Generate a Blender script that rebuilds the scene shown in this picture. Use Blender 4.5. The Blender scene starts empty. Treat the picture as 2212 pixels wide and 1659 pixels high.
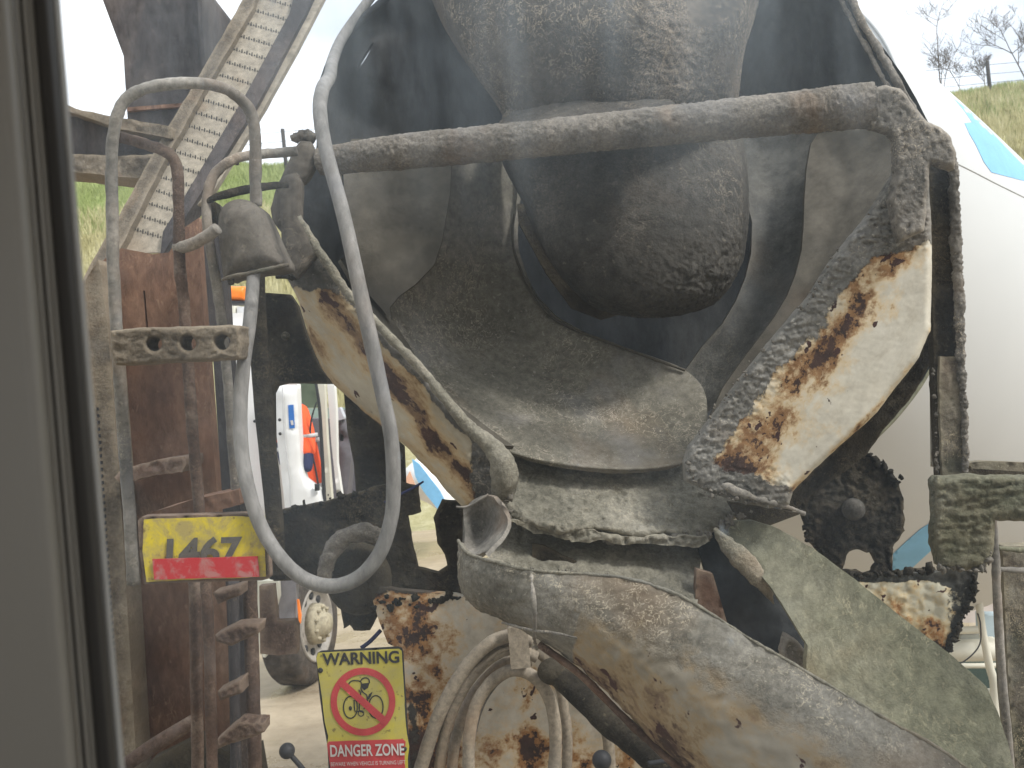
import bpy, bmesh, math, random
import numpy as np
from mathutils import Vector, Matrix
from mathutils.geometry import delaunay_2d_cdt
from mathutils.bvhtree import BVHTree
random.seed(7); rng = np.random.default_rng(7)
S = bpy.context.scene; C = S.collection; R = math.radians

# ------------------------------------------------------------------ camera
EYE = Vector((0, 0, 2.5)); ROLL = R(4.8); F = 1916.0; W2, H2 = 1106.0, 829.5
cr, sr = math.cos(ROLL), math.sin(ROLL)
cd = bpy.data.cameras.new('camera'); cam = bpy.data.objects.new('camera', cd); C.objects.link(cam)
cam.matrix_world = Matrix(((cr, sr, 0, EYE.x), (0, 0, -1, EYE.y), (-sr, cr, 0, EYE.z), (0, 0, 0, 1)))
cd.sensor_width = 36; cd.lens = 36 * F / 2212; cd.clip_start = 0.02; cd.clip_end = 400
cd.dof.use_dof = True; cd.dof.focus_distance = 1.9; cd.dof.aperture_fstop = 11
S.camera = cam

# ------------------------------------------------------------------ sky, sun, exposure
SUN_EL, SUN_AZ = R(48), R(118)      # azimuth clockwise from +Y
sunv = Vector((math.sin(SUN_AZ) * math.cos(SUN_EL), math.cos(SUN_AZ) * math.cos(SUN_EL), math.sin(SUN_EL)))
w = bpy.data.worlds.new('World'); S.world = w; w.use_nodes = True
nt = w.node_tree; nt.nodes.clear(); N = nt.nodes.new; L = nt.links.new
out = N('ShaderNodeOutputWorld'); bg = N('ShaderNodeBackground'); sky = N('ShaderNodeTexSky')
sky.sky_type = 'NISHITA'; sky.sun_disc = False; sky.sun_elevation = SUN_EL; sky.sun_rotation = SUN_AZ
sky.air_density = 1.5; sky.dust_density = 4
tc = N('ShaderNodeTexCoord'); mp = N('ShaderNodeMapping'); mp.inputs['Scale'].default_value = (1, 1, 2.5)
nz = N('ShaderNodeTexNoise'); nz.inputs['Scale'].default_value = 2.6; nz.inputs['Detail'].default_value = 6
rp = N('ShaderNodeValToRGB'); rp.color_ramp.elements[0].position = .36; rp.color_ramp.elements[1].position = .64
rp.color_ramp.elements[0].color = (4.9, 5.5, 6.3, 1); rp.color_ramp.elements[1].color = (9.0, 9.3, 9.6, 1)
hs = N('ShaderNodeHueSaturation'); hs.inputs['Saturation'].default_value = .5
mx = N('ShaderNodeMixRGB'); mx.inputs[0].default_value = .82
L(tc.outputs['Generated'], mp.inputs[0]); L(mp.outputs[0], nz.inputs['Vector']); L(nz.outputs['Fac'], rp.inputs[0])
L(sky.outputs[0], hs.inputs['Color']); L(hs.outputs[0], mx.inputs[1]); L(rp.outputs[0], mx.inputs[2])
L(mx.outputs[0], bg.inputs[0]); bg.inputs[1].default_value = .105; L(bg.outputs[0], out.inputs[0])
sd = bpy.data.lights.new('sun', 'SUN'); sun = bpy.data.objects.new('sun', sd); C.objects.link(sun)
sd.energy = 1.5; sd.angle = R(10); sd.color = (1, .985, .95)
sun.rotation_euler = sunv.to_track_quat('Z', 'Y').to_euler(); sun.location = (4, -3, 9)
S.view_settings.view_transform = 'Standard'; S.view_settings.look = 'None'
S.view_settings.exposure = .98; S.view_settings.gamma = 1; S.view_settings.use_curve_mapping = False
S.render.engine = 'CYCLES'; S.cycles.use_denoising = True; S.cycles.max_bounces = 6
S.cycles.transparent_max_bounces = 12; S.cycles.caustics_reflective = False; S.cycles.caustics_refractive = False

# ------------------------------------------------------------------ maths helpers
def P(u, v, y):
    a = (u - W2) / F; b = -(v - H2) / F
    return Vector(((a * cr + b * sr) * y, y, EYE.z + (-a * sr + b * cr) * y))
def Pn(u, v, y):
    a = (u - W2) / F; b = -(v - H2) / F
    return np.stack([(a * cr + b * sr) * y, y, EYE.z + (-a * sr + b * cr) * y], 1)
def px(n, y): return n * y / F
def hsh(i, j, k, s=0):
    h = (i * 374761393 + j * 668265263 + k * 2147483647 + s * 1274126177) & 0xffffffff
    h = ((h ^ (h >> 13)) * 1274126177) & 0xffffffff
    return ((h ^ (h >> 16)) & 0xffff) / 65535.0 * 2 - 1
def vn(x, y, z, s=0):
    i, j, k = np.floor(x).astype(np.int64), np.floor(y).astype(np.int64), np.floor(z).astype(np.int64)
    f = [x - i, y - j, z - k]; f = [t * t * (3 - 2 * t) for t in f]; r = 0
    for a in (0, 1):
        for b in (0, 1):
            for c in (0, 1):
                r = r + hsh(i + a, j + b, k + c, s) * (f[0] if a else 1 - f[0]) * (f[1] if b else 1 - f[1]) * (f[2] if c else 1 - f[2])
    return r
def crustn(p, fr, s=0, st=(1, 1, 1)):
    """wrinkled, ridged skin of set concrete"""
    w = p + .012 * np.stack([fbm(p, fr * .5, 2, s + 3), fbm(p, fr * .5, 2, s + 5), fbm(p, fr * .5, 2, s + 7)], 1)
    return .45 * fbm(p, fr, 4, s, st) + .75 * (.45 - np.abs(fbm(w, fr * 1.5, 3, s + 31, st)) * 1.6)
def fbm(p, fr, oct=3, s=0, st=(1, 1, 1)):
    r = 0; a = 1
    for o in range(oct):
        r = r + a * vn(p[:, 0] * fr * st[0], p[:, 1] * fr * st[1], p[:, 2] * fr * st[2], s + o * 17); fr *= 2.1; a *= .5
    return r / 1.6
def cat(pts, n, closed=False):
    """Catmull-Rom through tuples, n samples per span"""
    p = np.array(pts, float); m = len(p); o = []
    for i in range(m if closed else m - 1):
        g = (lambda k: p[k % m]) if closed else (lambda k: p[min(max(k, 0), m - 1)])
        p0, p1, p2, p3 = g(i - 1), g(i), g(i + 1), g(i + 2)
        for t in np.linspace(0, 1, n, endpoint=False):
            o.append(.5 * ((2 * p1) + (p2 - p0) * t + (2 * p0 - 5 * p1 + 4 * p2 - p3) * t * t + (3 * p1 - p0 - 3 * p2 + p3) * t ** 3))
    if not closed: o.append(p[-1])
    return np.array(o)
def resample(p, step, closed=True):
    o = []; m = len(p)
    for i in range(m if closed else m - 1):
        a, b = p[i], p[(i + 1) % m]; k = max(1, int(round(np.linalg.norm(b[:2] - a[:2]) / step)))
        for t in range(k): o.append(a + (b - a) * t / k)
    if not closed: o.append(p[-1])
    return np.array(o)
def segd(q, line, closed=False):
    """distance of points q (n,2) to polyline"""
    ln = np.array(line, float)[:, :2]; b = np.roll(ln, -1, 0) if closed else ln[1:]; a = ln if closed else ln[:-1]
    d = np.full(len(q), 1e9)
    for s, e in zip(a, b):
        v = e - s; l2 = max(v @ v, 1e-9); t = np.clip(((q - s) @ v) / l2, 0, 1)
        d = np.minimum(d, np.hypot(*(q - s - t[:, None] * v).T))
    return d
def inside(q, poly):
    x, y = q[:, 0], q[:, 1]; c = np.zeros(len(q), bool); m = len(poly)
    for i in range(m):
        x0, y0 = poly[i - 1][:2]; x1, y1 = poly[i][:2]
        if y0 == y1: continue
        k = (y0 > y) != (y1 > y); c ^= k & (x < (x1 - x0) * (y - y0) / (y1 - y0) + x0)
    return c
def plane(*a):
    """depth on the plane through three (u,v,y) points"""
    M = np.array([[u, v, 1] for u, v, y in a], float); k = np.linalg.solve(M, np.array([1 / y for u, v, y in a]))
    return lambda u, v: 1 / (k[0] * u + k[1] * v + k[2])

# ------------------------------------------------------------------ object helpers
def thing(name, label, cat_, loc=(0, 0, 0), group=None):
    o = bpy.data.objects.new(name, None); C.objects.link(o); o.location = loc
    o['label'] = label; o['category'] = cat_; o.empty_display_size = .1
    if group: o['group'] = group
    return o
def wl(o):
    v = Vector((0, 0, 0))
    while o is not None: v = v + Vector(o.location); o = o.parent
    return v
def link(name, me, mat, parent=None, label=None, kind=None, cat_=None, group=None, smooth=True):
    o = bpy.data.objects.new(name, me); C.objects.link(o)
    if parent is not None:
        off = wl(parent); me.transform(Matrix.Translation(-off)); o.parent = parent
    if mat and not me.materials: me.materials.append(mat)
    if smooth: me.polygons.foreach_set('use_smooth', [True] * len(me.polygons))
    if label: o['label'] = label
    if kind: o['kind'] = kind
    if cat_: o['category'] = cat_
    if group: o['group'] = group
    return o
def mesh(name, vs, fs):
    me = bpy.data.meshes.new(name); me.from_pydata([tuple(v) for v in vs], [], [tuple(f) for f in fs]); me.update(); return me
def setattrs(me, d, n):
    for k, val in d.items():
        a = me.attributes.new(k, 'FLOAT', 'POINT'); z = np.zeros(len(me.vertices)); z[:n] = val[:n] if len(val) >= n else val
        a.data.foreach_set('value', z)

def plate(name, pts, depth, thick, mat, parent=None, step=14, amp=0, freq=30, st=(1, 1, 1), edge=0, holes=(), attrs=None,
          bulge=None, rnd=None, smooth=0, label=None, ampf=None, **kw):
    """a solid sheet: outline in photo coordinates, its own depth, real thickness, worn edge and uneven skin"""
    if amp >= .006: step *= .62
    def ring(q):
        q = np.array(q, float)
        if smooth: q = cat(q, smooth, True)
        q = resample(q, step)
        if edge:
            z = np.zeros(len(q)); e = np.stack([fbm(np.stack([q[:, 0] / 26, q[:, 1] / 26, z], 1), 1, 3, 5), fbm(np.stack([q[:, 0] / 26, q[:, 1] / 26, z + 9], 1), 1, 3, 6)], 1)
            q = q + e * edge
        return q
    rings = [ring(pts)] + [ring(h) for h in holes]
    o = rings[0]; x0, y0 = o.min(0); x1, y1 = o.max(0)
    gx, gy = np.meshgrid(np.arange(x0 + step / 2, x1, step), np.arange(y0 + step / 2, y1, step))
    q = np.stack([gx.ravel(), gy.ravel()], 1); q = q + rng.uniform(-.22, .22, q.shape) * step
    k = inside(q, o)
    for h in rings[1:]: k &= ~inside(q, h)
    q = q[k]
    if len(q):
        d = np.min([segd(q, r_, True) for r_ in rings], 0); q = q[d > step * .55]
    b = np.concatenate(rings); allp = np.concatenate([b, q]); ed = []; s = 0
    for r_ in rings:
        n = len(r_); ed += [(s + i, s + (i + 1) % n) for i in range(n)]; s += n
    vs, es, fs, *_ = delaunay_2d_cdt([Vector(p) for p in allp], ed, [], 0, 1e-4)
    P2 = np.array([tuple(v) for v in vs]); fs = np.array([f for f in fs if len(f) == 3])
    cen = P2[fs].mean(1); k = inside(cen, o)
    for h in rings[1:]: k &= ~inside(cen, h)
    fs = fs[k]
    a_, b_, c_ = P2[fs[:, 0]], P2[fs[:, 1]], P2[fs[:, 2]]
    cr_ = (b_[:, 0] - a_[:, 0]) * (c_[:, 1] - a_[:, 1]) - (b_[:, 1] - a_[:, 1]) * (c_[:, 0] - a_[:, 0])
    fs[cr_ > 0] = fs[cr_ > 0][:, ::-1]
    u, v = P2[:, 0], P2[:, 1]
    dep = np.full(len(u), float(depth)) if np.isscalar(depth) else np.array(depth(u, v), float) * np.ones(len(u))
    de = np.min([segd(P2, r_, True) for r_ in rings], 0)
    if bulge is not None: dep = dep + bulge(u, v, de)
    if rnd: t = np.clip(1 - de / rnd[0], 0, 1); dep = dep + rnd[1] * (1 - np.sqrt(1 - t * t * .98))
    base = Pn(u, v, dep); at = attrs(u, v, de) if attrs else {}
    if amp:
        A = amp * (ampf(u, v, de) if ampf else 1)
        dep = dep - A * (crustn(base, freq, 3, st) * np.clip(.35 + de / (step * 2), 0, 1) + .3)
        base = Pn(u, v, dep)
    n = len(base); back = Pn(u, v, dep * 0 + dep) + np.array([0, thick, 0])
    # edges used by one face = rim
    cnt = {}
    for f in fs:
        for i in range(3):
            e = (f[i], f[(i + 1) % 3]); cnt[e] = 1
    rim = [e for e in cnt if (e[1], e[0]) not in cnt]
    V = [base, back]; Fc = [tuple(f) for f in fs] + [(f[0] + n, f[2] + n, f[1] + n) for f in fs]
    rv = {}; ex = []; m = 2 * n
    for e in rim:
        for t in e:
            if t not in rv: rv[t] = m + len(ex); ex += [base[t], back[t]]
        a, b = rv[e[0]], rv[e[1]]; Fc.append((a, a + 1, b + 1, b))
    V.append(np.array(ex)); me = mesh(name, np.concatenate(V), Fc)
    if at:
        idx = np.concatenate([np.arange(n), np.arange(n), np.repeat(np.array(list(rv)), 2)])
        for k_, val in at.items():
            a = me.attributes.new(k_, 'FLOAT', 'POINT'); a.data.foreach_set('value', (np.ones(n) * val)[idx].astype(np.float32))
    return link(name, me, mat, parent, label, **kw)

def sheet(name, rows, thick, mat, parent=None, n=6, m=6, amp=0, freq=30, st=(1, 1, 1), attrs=None, ampf=None, label=None, closed=False, **kw):
    """a curved plate lofted through rows of (u,v,y) control points"""
    rows = np.array(rows, float); a = np.array([cat(r_, m, closed) for r_ in rows]); a = np.stack([cat(a[:, j], n) for j in range(a.shape[1])], 1)
    nr, nc = a.shape[:2]; q = a.reshape(-1, 3); p = Pn(q[:, 0], q[:, 1], q[:, 2]); at = attrs(q[:, 0], q[:, 1], q[:, 2]) if attrs else {}
    g = p.reshape(nr, nc, 3); du = np.gradient(g, axis=0); dv = np.gradient(g, axis=1); nn = np.cross(du, dv); nn /= np.linalg.norm(nn, axis=2, keepdims=True) + 1e-9
    view = g - np.array(EYE); sgn = np.where((nn * view).sum(2).mean() > 0, -1, 1); nn = nn * sgn
    if amp: p = (g + nn * (amp * (ampf(q[:, 0], q[:, 1]) if ampf else 1) * (crustn(p, freq, 11, st))).reshape(nr, nc, 1)).reshape(-1, 3)
    bk = p - nn.reshape(-1, 3) * thick; N_ = nr * nc; fs = []
    J = nc if closed else nc - 1
    for i in range(nr - 1):
        for j in range(J):
            k = (j + 1) % nc
            f = (i * nc + j, i * nc + k, (i + 1) * nc + k, (i + 1) * nc + j)
            if sgn > 0: f = f[::-1]
            fs.append(f[::-1]); fs.append(tuple(x + N_ for x in f))
    V = np.concatenate([p, bk]); ex = []; base = 2 * N_
    def strip(ids):
        nonlocal ex
        s = base + len(ex)
        for t in ids: ex += [p[t], bk[t]]
        for i in range(len(ids) - 1): fs.append((s + 2 * i, s + 2 * i + 1, s + 2 * i + 3, s + 2 * i + 2))
    idr = []
    for ids in ([list(range(nc)), [(nr - 1) * nc + j for j in range(nc)]] + ([] if closed else [[i * nc for i in range(nr)], [i * nc + nc - 1 for i in range(nr)]])):
        if closed: ids = ids + [ids[0]]
        strip(ids); idr += list(np.repeat(ids, 2))
    me = mesh(name, np.concatenate([V, np.array(ex)]), fs)
    if at:
        idx = np.concatenate([np.arange(N_), np.arange(N_), np.array(idr, int)])
        for k_, val in at.items():
            b = me.attributes.new(k_, 'FLOAT', 'POINT'); b.data.foreach_set('value', (np.ones(N_) * val)[idx].astype(np.float32))
    return link(name, me, mat, parent, label, **kw)

def tube_mesh(name, pts3, rad, seg=14, amp=0, freq=40, cap=True, st=(1, 1, 1), flat=1):
    p = np.array(pts3, float); n = len(p); rad = np.ones(n) * rad
    T = np.gradient(p, axis=0); T /= np.linalg.norm(T, axis=1, keepdims=True) + 1e-9
    up = np.array([.03, 1, .02]); A = np.cross(T[0], up); A /= np.linalg.norm(A); vs = []
    for i in range(n):
        A = A - T[i] * (A @ T[i]); A /= np.linalg.norm(A); B = np.cross(T[i], A)
        for k in range(seg):
            t = 2 * math.pi * k / seg; vs.append(p[i] + rad[i] * (A * math.cos(t) + B * math.sin(t) * flat))
    vs = np.array(vs)
    if amp:
        c = np.repeat(p, seg, 0); d = vs - c; d /= np.linalg.norm(d, axis=1, keepdims=True) + 1e-9
        vs = vs + d * (amp * crustn(vs, freq, 21, st))[:, None]
    fs = [(i * seg + k, (i + 1) * seg + k, (i + 1) * seg + (k + 1) % seg, i * seg + (k + 1) % seg) for i in range(n - 1) for k in range(seg)]
    if cap: fs += [tuple(range(seg)), tuple(range((n - 1) * seg, n * seg))[::-1]]
    return mesh(name, vs, fs)
def tube(name, pts, d, mat, parent=None, n=8, seg=14, amp=0, freq=40, smooth=True, label=None, st=(1, 1, 1), flat=1, **kw):
    """tube through (u,v,y[,d]) points, d = diameter in photo pixels there"""
    q = np.array([tuple(t) if len(t) == 4 else tuple(t) + (d,) for t in pts], float)
    q = cat(q, n) if smooth else resample(q, 10, False)
    return link(name, tube_mesh(name, Pn(q[:, 0], q[:, 1], q[:, 2]), q[:, 3] / 2 * q[:, 2] / F, seg, amp, freq, st=st, flat=flat), mat, parent, label, **kw)
def boxm(name, lo, hi, bevel=0):
    bm = bmesh.new(); bmesh.ops.create_cube(bm, size=1)
    for v in bm.verts: v.co = Vector([(lo[i] + hi[i]) / 2 + v.co[i] * (hi[i] - lo[i]) for i in range(3)])
    if bevel: bmesh.ops.bevel(bm, geom=bm.edges[:], offset=bevel, segments=2, affect='EDGES', profile=.6)
    me = bpy.data.meshes.new(name); bm.to_mesh(me); bm.free(); return me
def box(name, lo, hi, mat, parent=None, bevel=0, **kw): return link(name, boxm(name, lo, hi, bevel), mat, parent, smooth=False, **kw)
def ball(name, c, r, mat, parent=None, sc=(1, 1, 1), seg=20, **kw):
    bm = bmesh.new(); bmesh.ops.create_uvsphere(bm, u_segments=seg, v_segments=seg // 2 + 2, radius=r)
    for v in bm.verts: v.co = Vector((v.co.x * sc[0], v.co.y * sc[1], v.co.z * sc[2])) + Vector(c)
    me = bpy.data.meshes.new(name); bm.to_mesh(me); bm.free(); return link(name, me, mat, parent, **kw)

# ------------------------------------------------------------------ materials
class G:
    def __init__(s, name):
        s.m = bpy.data.materials.new(name); s.m.use_nodes = True; s.t = s.m.node_tree; s.t.nodes.clear()
        s.o = s.n('ShaderNodeOutputMaterial'); s.b = s.n('ShaderNodeBsdfPrincipled'); s.l(s.b.outputs[0], s.o.inputs[0])
        s.c = s.n('ShaderNodeTexCoord').outputs['Object']
    def n(s, t): return s.t.nodes.new(t)
    def l(s, a, b): s.t.links.new(a, b)
    def map(s, sc, rot=0):
        m = s.n('ShaderNodeMapping'); m.vector_type = 'TEXTURE'; m.inputs['Scale'].default_value = [1 / k for k in sc]; m.inputs['Rotation'].default_value = (0, R(rot), 0); s.l(s.c, m.inputs[0]); return m.outputs[0]
    def noise(s, scale, det=5, ro=.55, dist=0, vec=None, off=0):
        k = s.n('ShaderNodeTexNoise'); k.noise_dimensions = '4D'; k.inputs['W'].default_value = off
        for a, b in (('Scale', scale), ('Detail', det), ('Roughness', ro), ('Distortion', dist)): k.inputs[a].default_value = b
        s.l(vec or s.c, k.inputs['Vector']); return k.outputs['Fac']
    def ramp(s, f, st):
        r = s.n('ShaderNodeValToRGB'); e = r.color_ramp.elements
        for i, (p, c) in enumerate(st):
            if i > 1: e.new(p)
            e[i].position = p; e[i].color = (tuple(c) + (1,)) if hasattr(c, '__len__') else (c, c, c, 1)
        s.l(f, r.inputs[0]); return r.outputs[0]
    def mix(s, f, a, b, mode='MIX'):
        m = s.n('ShaderNodeMixRGB'); m.blend_type = mode
        for i, x in enumerate((f, a, b)):
            if isinstance(x, (int, float)): m.inputs[i].default_value = x if i == 0 else (x, x, x, 1)
            elif isinstance(x, tuple): m.inputs[i].default_value = x + (1,)
            else: s.l(x, m.inputs[i])
        return m.outputs[0]
    def math(s, op, a, b=None, cl=False):
        m = s.n('ShaderNodeMath'); m.operation = op; m.use_clamp = cl
        for i, x in enumerate((a, b)):
            if x is None: continue
            if isinstance(x, (int, float)): m.inputs[i].default_value = x
            else: s.l(x, m.inputs[i])
        return m.outputs[0]
    def attr(s, nm):
        a = s.n('ShaderNodeAttribute'); a.attribute_name = nm; return a.outputs['Fac']
    def bump(s, h, strength=.5, dist=.004):
        b = s.n('ShaderNodeBump'); b.inputs['Strength'].default_value = strength; b.inputs['Distance'].default_value = dist
        s.l(h, b.inputs['Height']); s.l(b.outputs[0], s.b.inputs['Normal'])
    def fin(s, col, rough=.9, spec=.25, metal=0):
        if isinstance(col, tuple): s.b.inputs['Base Color'].default_value = col + (1,)
        else: s.l(col, s.b.inputs['Base Color'])
        if isinstance(rough, (int, float)): s.b.inputs['Roughness'].default_value = rough
        else: s.l(rough, s.b.inputs['Roughness'])
        s.b.inputs['Specular IOR Level'].default_value = spec; s.b.inputs['Metallic'].default_value = metal
        return s.m

def concrete_nodes(g, dark, mid, light, sc, scrib, st, off=0, grit=.45, gate0=.5):
    v = g.map(st)
    n1 = g.noise(sc, 7, .62, .4, v, off); c = g.ramp(n1, [(.30, dark), (.5, mid), (.72, light)])
    n2 = g.noise(sc * 14, 5, .65, 0, v, off + 1); c = g.mix(.75, c, g.ramp(n2, [(.3, .55), (.7, 1.45)]), 'MULTIPLY')
    n7 = g.noise(210, 3, .7, 0, v, off + 9); c = g.mix(g.math('MULTIPLY', g.ramp(g.noise(sc * 1.7, 4, .6, 0, None, off + 10), [(.35, .15), (.65, 1)]), grit), c, g.ramp(n7, [(.36, .45), (.5, 1), (.66, 1.7)]), 'MULTIPLY')
    n4 = g.noise(sc * .6, 4, .6, .5, None, off + 3); c = g.mix(g.ramp(n4, [(.55, 0), (.7, .55)]), c, (mid[0] * 1.35, mid[1] * 1.02, mid[2] * .78))
    n5 = g.noise(sc * .9, 3, .6, .2, None, off + 6); c = g.mix(g.ramp(n5, [(.56, 0), (.72, .45)]), c, (light[0] * .92, light[1] * .98, light[2] * 1.12))
    if scrib:
        n3 = g.noise(sc * 8, 3, .6, 1.6, v, off + 2); e = g.math('ABSOLUTE', g.math('SUBTRACT', n3, .5))
        msk = g.ramp(e, [(0, 1), (.018, 0)]); gate = g.ramp(g.noise(sc * 1.1, 3, .6, 0, None, off + 4), [(gate0, 0), (gate0 + .12, 1)])
        c = g.mix(g.math('MULTIPLY', g.math('MULTIPLY', msk, g.math('MAXIMUM', gate, g.attr('scab'))), scrib), c, (min(1, light[0] * 2.6), min(1, light[1] * 2.4), min(1, light[2] * 2.05)))
        n8 = g.noise(sc * 15, 4, .65, 2.2, v, off + 12); sb_ = g.math('MULTIPLY', g.ramp(g.math('ABSOLUTE', g.math('SUBTRACT', n8, .5)), [(0, 1), (.03, 0)]), g.ramp(g.math('ADD', g.attr('scab'), g.math('MULTIPLY', g.math('SUBTRACT', g.noise(sc * 3, 4, .6, 0, None, off + 13), .5), 1.2)), [(.5, 0), (.7, .8)]))
        c = g.mix(sb_, c, (light[0] * 2.4, light[1] * 2.2, light[2] * 1.95))
        n6 = g.noise(sc * 22, 2, .5, .6, v, off + 8); c = g.mix(g.math('MULTIPLY', g.ramp(n6, [(.66, 0), (.70, 1)]), scrib * .6), c, (light[0] * 1.9, light[1] * 1.85, light[2] * 1.7))
    if grit > .3:
        gm = g.n('ShaderNodeNewGeometry'); c = g.mix(g.ramp(gm.outputs['Pointiness'], [(.515, 0), (.59, .42)]), c, (light[0] * 1.45, light[1] * 1.42, light[2] * 1.36))  # lighter ridges: wear, with highlight contrast put into the colour
    h = g.math('ADD', g.noise(sc * 5, 6, .68, .3, v, off + 5), g.math('MULTIPLY', n2, .5))
    return c, h
def grime(name, dark, mid, light, sc=5, scrib=.6, bump=.6, bd=.005, rough=.92, spec=.2, st=(1, 1, 1), off=0, grit=.45, gate0=.5):
    dark, mid, light = [(a * 1.06, b * 1.0, c_ * .93) for a, b, c_ in (dark, mid, light)]
    g = G(name); c, h = concrete_nodes(g, dark, mid, light, sc, scrib, st, off, grit, gate0); g.bump(h, bump, bd * 1.3); return g.fin(c, rough, spec)
def painted(name, paint, soft=.03, dark=(.05, .05, .045), mid=(.11, .105, .095), light=(.2, .19, .17), st=(1, 1, 1), off=0, sc=5, dirt=.3, rot=0, oc=((.20, .085, .03), (.46, .24, .09))):
    """chipped paint over steel: attribute crust = splashed concrete, attribute rust = how corroded"""
    g = G(name); cc, h = concrete_nodes(g, dark, mid, light, sc, .7, (1, 1, 1), off); v = g.map(st, rot)
    pc = g.mix(g.ramp(g.noise(4, 6, .7, .4, v, off + 20), [(.35, 0), (.75, dirt)]), paint, (paint[0] * .62, paint[1] * .56, paint[2] * .45))
    pc = g.mix(.35, pc, g.ramp(g.noise(45, 4, .6, 0, v, off + 21), [(.3, .6), (.7, 1.1)]), 'MULTIPLY')
    pc = g.mix(.55, pc, g.ramp(g.noise(17, 6, .72, .4, v, off + 28), [(.32, (.62, .58, .52)), (.5, 1), (.7, 1.18)]), 'MULTIPLY')
    rn = g.math('ADD', g.noise(15, 8, .72, .15, v, off + 22), g.math('MULTIPLY', g.math('SUBTRACT', g.attr('rust'), .5), .42))
    yel = g.ramp(rn, [(.43, 0), (.55, .85)]); org = g.ramp(rn, [(.53, 0), (.61, 1)]); brn = g.ramp(g.math('ADD', rn, g.math('MULTIPLY', g.math('SUBTRACT', g.noise(46, 6, .75, 0, v, off + 27), .5), .42)), [(.635, 0), (.66, 1)])
    pc = g.mix(g.math('MULTIPLY', yel, .8), pc, (paint[0] * .95, paint[1] * .72, paint[2] * .42))
    pc = g.mix(org, pc, g.ramp(g.noise(30, 4, .6, 0, None, off + 23), [(.3, oc[0]), (.7, oc[1])]))
    pc = g.mix(brn, pc, g.ramp(g.noise(40, 4, .6, 0, None, off + 24), [(.3, (.028, .018, .015)), (.7, (.085, .045, .032))]))
    spots = g.ramp(g.math('ADD', g.noise(38, 3, .55, .2, v, off + 25), g.math('MULTIPLY', g.attr('rust'), .16)), [(.735, 0), (.75, 1)])
    pc = g.mix(spots, pc, (.06, .03, .025))
    cm = g.math('ADD', g.attr('crust'), g.math('MULTIPLY', g.math('SUBTRACT', g.noise(16, 7, .72, .3, None, off + 26), .5), 1.25))
    cmk = g.ramp(cm, [(.5 - soft, 0), (.5 + soft, 1)])
    col = g.mix(cmk, pc, cc)
    hh = g.math('ADD', g.math('MULTIPLY', cmk, g.math('ADD', h, .9)), g.math('MULTIPLY', g.math('SUBTRACT', 1, brn), .25))
    g.bump(hh, .7, .004); return g.fin(col, .8, .25)
def plain(name, col, rough=.7, var=.25, sc=20, bump=.1, spec=.3, metal=0):
    g = G(name); c = g.mix(var, col, g.ramp(g.noise(sc, 5, .6, .3), [(.3, .4), (.7, 1.2)]), 'MULTIPLY'); g.bump(g.noise(sc * 3, 4), bump, .002)
    return g.fin(c, rough, spec, metal)

M = {}
M['crust'] = grime('concrete_crust', (.08, .078, .072), (.165, .16, .148), (.29, .28, .26), 6, .6, .9, .006, off=1)
M['pipe'] = grime('crusted_pipe', (.08, .074, .065), (.175, .165, .148), (.28, .265, .24), 9, .3, 1, .006, off=2)
M['arm_crust'] = M['crust']
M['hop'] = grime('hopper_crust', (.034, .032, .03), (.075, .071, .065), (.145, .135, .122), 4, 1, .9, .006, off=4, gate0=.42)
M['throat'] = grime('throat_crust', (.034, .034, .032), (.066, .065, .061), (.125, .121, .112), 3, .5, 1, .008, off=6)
M['smooth'] = grime('smeared_steel', (.07, .066, .055), (.10, .095, .082), (.135, .128, .112), 1.8, .0, .25, .003, off=5, grit=0.15)
M['pan'] = grime('worn_pan_steel', (.085, .083, .068), (.155, .152, .13), (.24, .238, .232), 4, .5, .35, .003, off=8, grit=0.3)
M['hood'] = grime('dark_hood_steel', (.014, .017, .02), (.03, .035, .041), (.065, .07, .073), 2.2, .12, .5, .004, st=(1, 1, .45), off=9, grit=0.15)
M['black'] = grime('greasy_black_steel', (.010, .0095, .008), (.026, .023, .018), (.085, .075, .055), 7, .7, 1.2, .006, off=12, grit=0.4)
M['clot'] = grime('clotted_concrete', (.07, .068, .06), (.14, .135, .12), (.22, .21, .19), 8, 0, .8, .004, off=130, grit=.2)
M['clotb'] = grime('clotted_grease', (.010, .0095, .008), (.024, .022, .017), (.05, .045, .035), 8, 0, .8, .004, off=133, grit=.2)
M['lump'] = grime('set_concrete', (.09, .09, .075), (.18, .178, .15), (.29, .285, .25), 5, .25, 1, .007, off=14)
M['panel'] = grime('olive_concrete_skin', (.105, .11, .076), (.16, .166, .122), (.24, .24, .19), 3, .35, 1.4, .004, st=(1, 1, .6), off=17, grit=0.3)
M['tube'] = grime('dusty_tube', (.07, .07, .066), (.19, .187, .175), (.36, .355, .335), 7, .3, .35, .002, off=19, grit=0.15)
M['hose'] = grime('dusty_hose', (.12, .125, .128), (.20, .205, .208), (.30, .305, .31), 4, .1, .12, .001, rough=.75, st=(1, 1, .35), off=22, grit=0.15)
M['hosetan'] = grime('tan_hose', (.15, .135, .11), (.25, .225, .185), (.34, .31, .26), 7, .1, .3, .002, rough=.8, off=24, grit=0.15)
M['rustcol'] = grime('rust_brown_steel', (.09, .05, .036), (.19, .115, .08), (.29, .21, .16), 3, .25, .6, .004, st=(1, 1, .45), off=26, grit=0.15)
M['rusttube'] = grime('rusty_tube', (.04, .028, .023), (.095, .066, .052), (.22, .18, .15), 9, .3, .6, .003, off=28, grit=0.4)
M['funnel'] = grime('silo_steel', (.028, .027, .03), (.055, .052, .055), (.12, .105, .10), 4, .35, .5, .004, st=(1, 1, .4), off=30, grit=0.15)
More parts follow.
